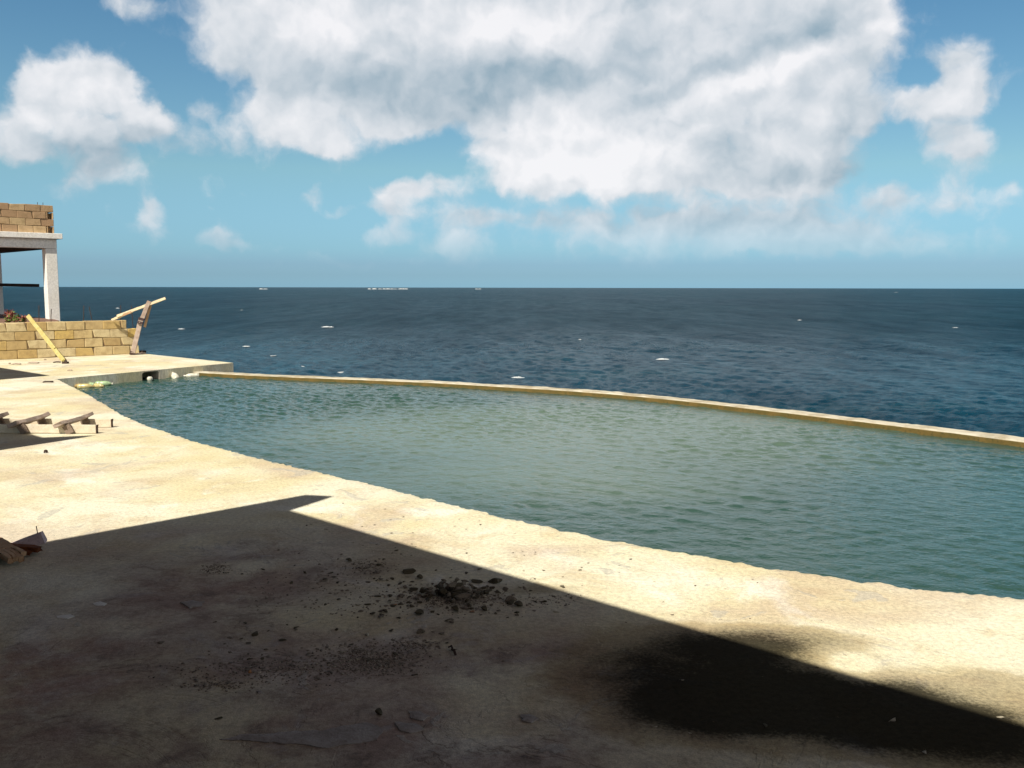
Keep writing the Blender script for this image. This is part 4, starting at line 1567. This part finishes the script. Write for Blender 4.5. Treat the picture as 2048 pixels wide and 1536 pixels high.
# fine gravel: nobody could count it
g = MB()
PATCH = ((736, 1135, 40, 12, 260), (430, 1138, 26, 9, 200), (740, 1318, 100, 26, 1100), (540, 1340, 170, 24, 650), (900, 1200, 120, 24, 620), (915, 1194, 62, 13, 900), (840, 1290, 40, 10, 140), (640, 1180, 160, 50, 260), (430, 1370, 70, 9, 160), (1110, 1200, 50, 12, 90))
tet = [Vector((1, 0, -.5)), Vector((-.6, .8, -.5)), Vector((-.6, -.8, -.5)), Vector((.5, .5, .5)), Vector((-.5, .2, .5)), Vector((.2, -.6, .5))]
tf = [(0, 2, 1), (3, 4, 5), (0, 1, 3), (1, 4, 3), (1, 2, 4), (2, 5, 4), (2, 0, 5), (0, 3, 5)]
for cx_, cy_, rx_, ry_, n_ in PATCH:
    for i in range(n_):
        px, py = rr.gauss(cx_, rx_ * .55), rr.gauss(cy_, ry_ * .6)
        c = gp(px, py)
        s = rr.uniform(.002, .0055) if rr.random() < .85 else rr.uniform(.005, .009)
        an = rr.uniform(0, 6.28)
        R = Matrix.Rotation(an, 3, 'Z') @ Matrix.Rotation(rr.uniform(-.4, .4), 3, 'X')
        g.add([c + (R @ Vector((v.x * s * 1.3, v.y * s, v.z * s * .5))) * rr.uniform(.8, 1.2) + Vector((0, 0, s * .3)) for v in tet], tf)
o = g.build('gravel', GRAVEL)
tag(o, 'fine grey gravel and crumbs strewn in patches over the shaded deck', 'gravel', kind='stuff')

# thin plates of flaked cement skin lying on the old surface
SKIN = m_simple('cement_skin', (0.27, 0.235, 0.21), (0.36, 0.32, 0.29), 8, 0.92, 0.8, 0.008, c3=(0.20, 0.155, 0.13))
PAINT = m_simple('paint_flake', (0.62, 0.60, 0.55), (0.70, 0.68, 0.64), 9, 0.8, 0.4, 0.003, c3=(0.45, 0.40, 0.33))


def flake(outline, t, mat, label, name='cement_flake', cat='flake', jag=.011):
    pts = [gp(*q) for q in outline]
    ring = []
    for i, p_ in enumerate(pts):
        q_ = pts[(i + 1) % len(pts)]
        k = max(2, int((q_ - p_).length / .016))
        for j in range(k):
            w_ = p_.lerp(q_, j / k)
            n_ = mnoise.noise_vector(w_ * 22) * jag + mnoise.noise_vector(w_ * 70) * jag * .6
            ring.append(Vector((w_.x + n_.x, w_.y + n_.y, 0)))
    c_ = sum(ring, Vector()) / len(ring)
    m_ = MB()
    N_ = len(ring)
    m_.v = [(p_.x, p_.y, -.002) for p_ in ring] + [(p_.x, p_.y, t * (.75 + .5 * mnoise.noise(p_ * 15))) for p_ in ring] + [((p_.x + c_.x) / 2, (p_.y + c_.y) / 2, t * 1.1) for p_ in ring] + [(c_.x, c_.y, t)]
    for i in range(N_):
        j = (i + 1) % N_
        m_.f += [(i, j, N_ + j, N_ + i), (N_ + i, N_ + j, 2 * N_ + j, 2 * N_ + i), (2 * N_ + i, 2 * N_ + j, 3 * N_)]
    o_ = m_.build(name, mat, origin=(c_.x, c_.y, 0))
    bm_ = bmesh.new(); bm_.from_mesh(o_.data)
    bmesh.ops.recalc_face_normals(bm_, faces=bm_.faces)
    bm_.to_mesh(o_.data); bm_.free()
    tag(o_, label, cat, 'flaked skin of the old deck surface')


flake([(440, 1480), (520, 1484), (600, 1490), (655, 1497), (700, 1488), (756, 1482), (764, 1458), (735, 1446), (700, 1452), (640, 1462), (560, 1466), (480, 1472)], .005, SKIN, 'longest grey plate of flaked cement near the bottom of the picture')
flake([(363, 1207), (384, 1203), (408, 1205), (406, 1212), (378, 1217)], .008, SKIN, 'isolated grey oval flake on the left part of the shaded deck')
flake([(816, 1426), (838, 1424), (858, 1433), (846, 1442), (822, 1438)], .006, SKIN, 'small round grey flake right of the longest plate, upper one')
flake([(793, 1447), (836, 1450), (852, 1461), (822, 1467), (796, 1459)], .006, SKIN, 'grey flake right of the longest plate, lower and wider one')
flake([(1040, 1432), (1062, 1430), (1078, 1438), (1066, 1446), (1045, 1444)], .007, SKIN, 'grey flake nearest the black stain at the bottom')
flake([(512, 1384), (518, 1382), (524, 1386), (518, 1389)], .006, SKIN, 'tiny curled grey flake below the gravel patch')
flake([(185, 1208), (200, 1204), (214, 1208), (208, 1212), (192, 1212)], .004, PAINT, 'white paint flake at the left, the upper one', 'paint_flake', jag=.003)
flake([(112, 1233), (140, 1230), (150, 1234), (135, 1238), (114, 1237)], .004, PAINT, 'white paint flake at the left, the lower and longer one', 'paint_flake', jag=.003)

# bent twig
p = [gp(897, 1297), gp(903, 1299), gp(906, 1303), gp(908, 1308), gp(911, 1312)]
mb = MB(); mb.tube([q + Vector((0, 0, .006 + .012 * (i % 2))) for i, q in enumerate(p)], [.004, .004, .005, .006, .006], 6)
o = mb.build('twig', DARKW, origin=p[2])
tag(o, 'bent black twig lying alone on the shaded deck', 'twig')


# ------------------------------------------------------------------ the house whose roof shades the deck (behind the camera)
def build_house():
    HZ = 3.8
    off = SH.normalized() * (HZ / math.tan(SUN_ELEV))

    def up(p):
        return Vector((p.x, p.y)) - off
    root = empty('house', (-3, -4, 0), 'house behind the viewer whose flat roof shades the near deck', 'house')

    def slab(pts, z1, t, name='roof', mat=HOUSE):
        area = sum(a.x * b_.y - b_.x * a.y for a, b_ in zip(pts, pts[1:] + pts[:1]))
        if area < 0:
            pts = pts[::-1]
        mb = MB(); mb.prism(pts, z1 - t, z1)
        return mb.build(name, mat, root)
    A, B_, C_, D_, E_ = (up(gp(*q)) for q in ((0, 1100), (612, 989.5), (668, 992.5), (580, 1020.5), (2048, 1451)))
    de = (E_ - D_).normalized()
    ba = (A - B_).normalized()
    E2 = E_ + de * 7
    A2 = B_ + ba * 12
    slab([A2, B_, C_, D_, E2, E2 + ba * 12], HZ, .22)
    # walls under it
    n_ = Vector((de.y, -de.x))
    if n_.dot(Vector((0, 1))) < 0:
        n_ = -n_

    def wall(p, q, z0, z1, t=.2):
        d_ = (q - p).normalized()
        s_ = Vector((-d_.y, d_.x)) * t / 2
        mb = MB(); mb.prism([p - s_, q - s_, q + s_, p + s_], z0, z1)
        mb.build('wall', HOUSE, root)
    w0 = Vector((0, 0)) - n_ * 1.3
    wall(w0 - de * 6.5, w0 + de * 9, 0.003, HZ - .223)
    wall(w0 + de * 3.2 + n_ * .12, w0 + de * 3.2 + n_ * 2.2, 0.003, HZ - .223)
    # second wing further left: its roof corner makes the shade by the frame
    T, N1, N2, L1, L2 = (up(gp(*q)) for q in ((194, 870.3), (86, 875), (60, 867), (0, 900), (0, 838)))
    l2 = L1 + (L1 - T).normalized() * 4.0
    far = L2 + (L2 - N2).normalized() * 3.2
    slab([T, N1, N2, L2, far, far + (l2 - T) * 1.1, l2], HZ - .004, .2)
    # third corner: shade on the platform
    T3, U3, V3 = (up(gp(*q)) for q in ((101, 751), (0, 735), (0, 759)))
    u3 = T3 + (U3 - T3).normalized() * 6
    v3 = T3 + (V3 - T3).normalized() * 6
    slab([T3, u3, u3 + v3 - T3, v3], HZ - .008, .2)
    cc = (T3 + u3 + v3 + u3) / 4
    wall(T3.lerp(v3, .35).lerp(u3, .3), u3.lerp(v3, .2), 0.003, HZ - .21)
    wall(N2.lerp(far, .4) - Vector((1.2, .8)), l2.lerp(far, .5) - Vector((.8, .8)), 0.003, HZ - .21)


build_house()
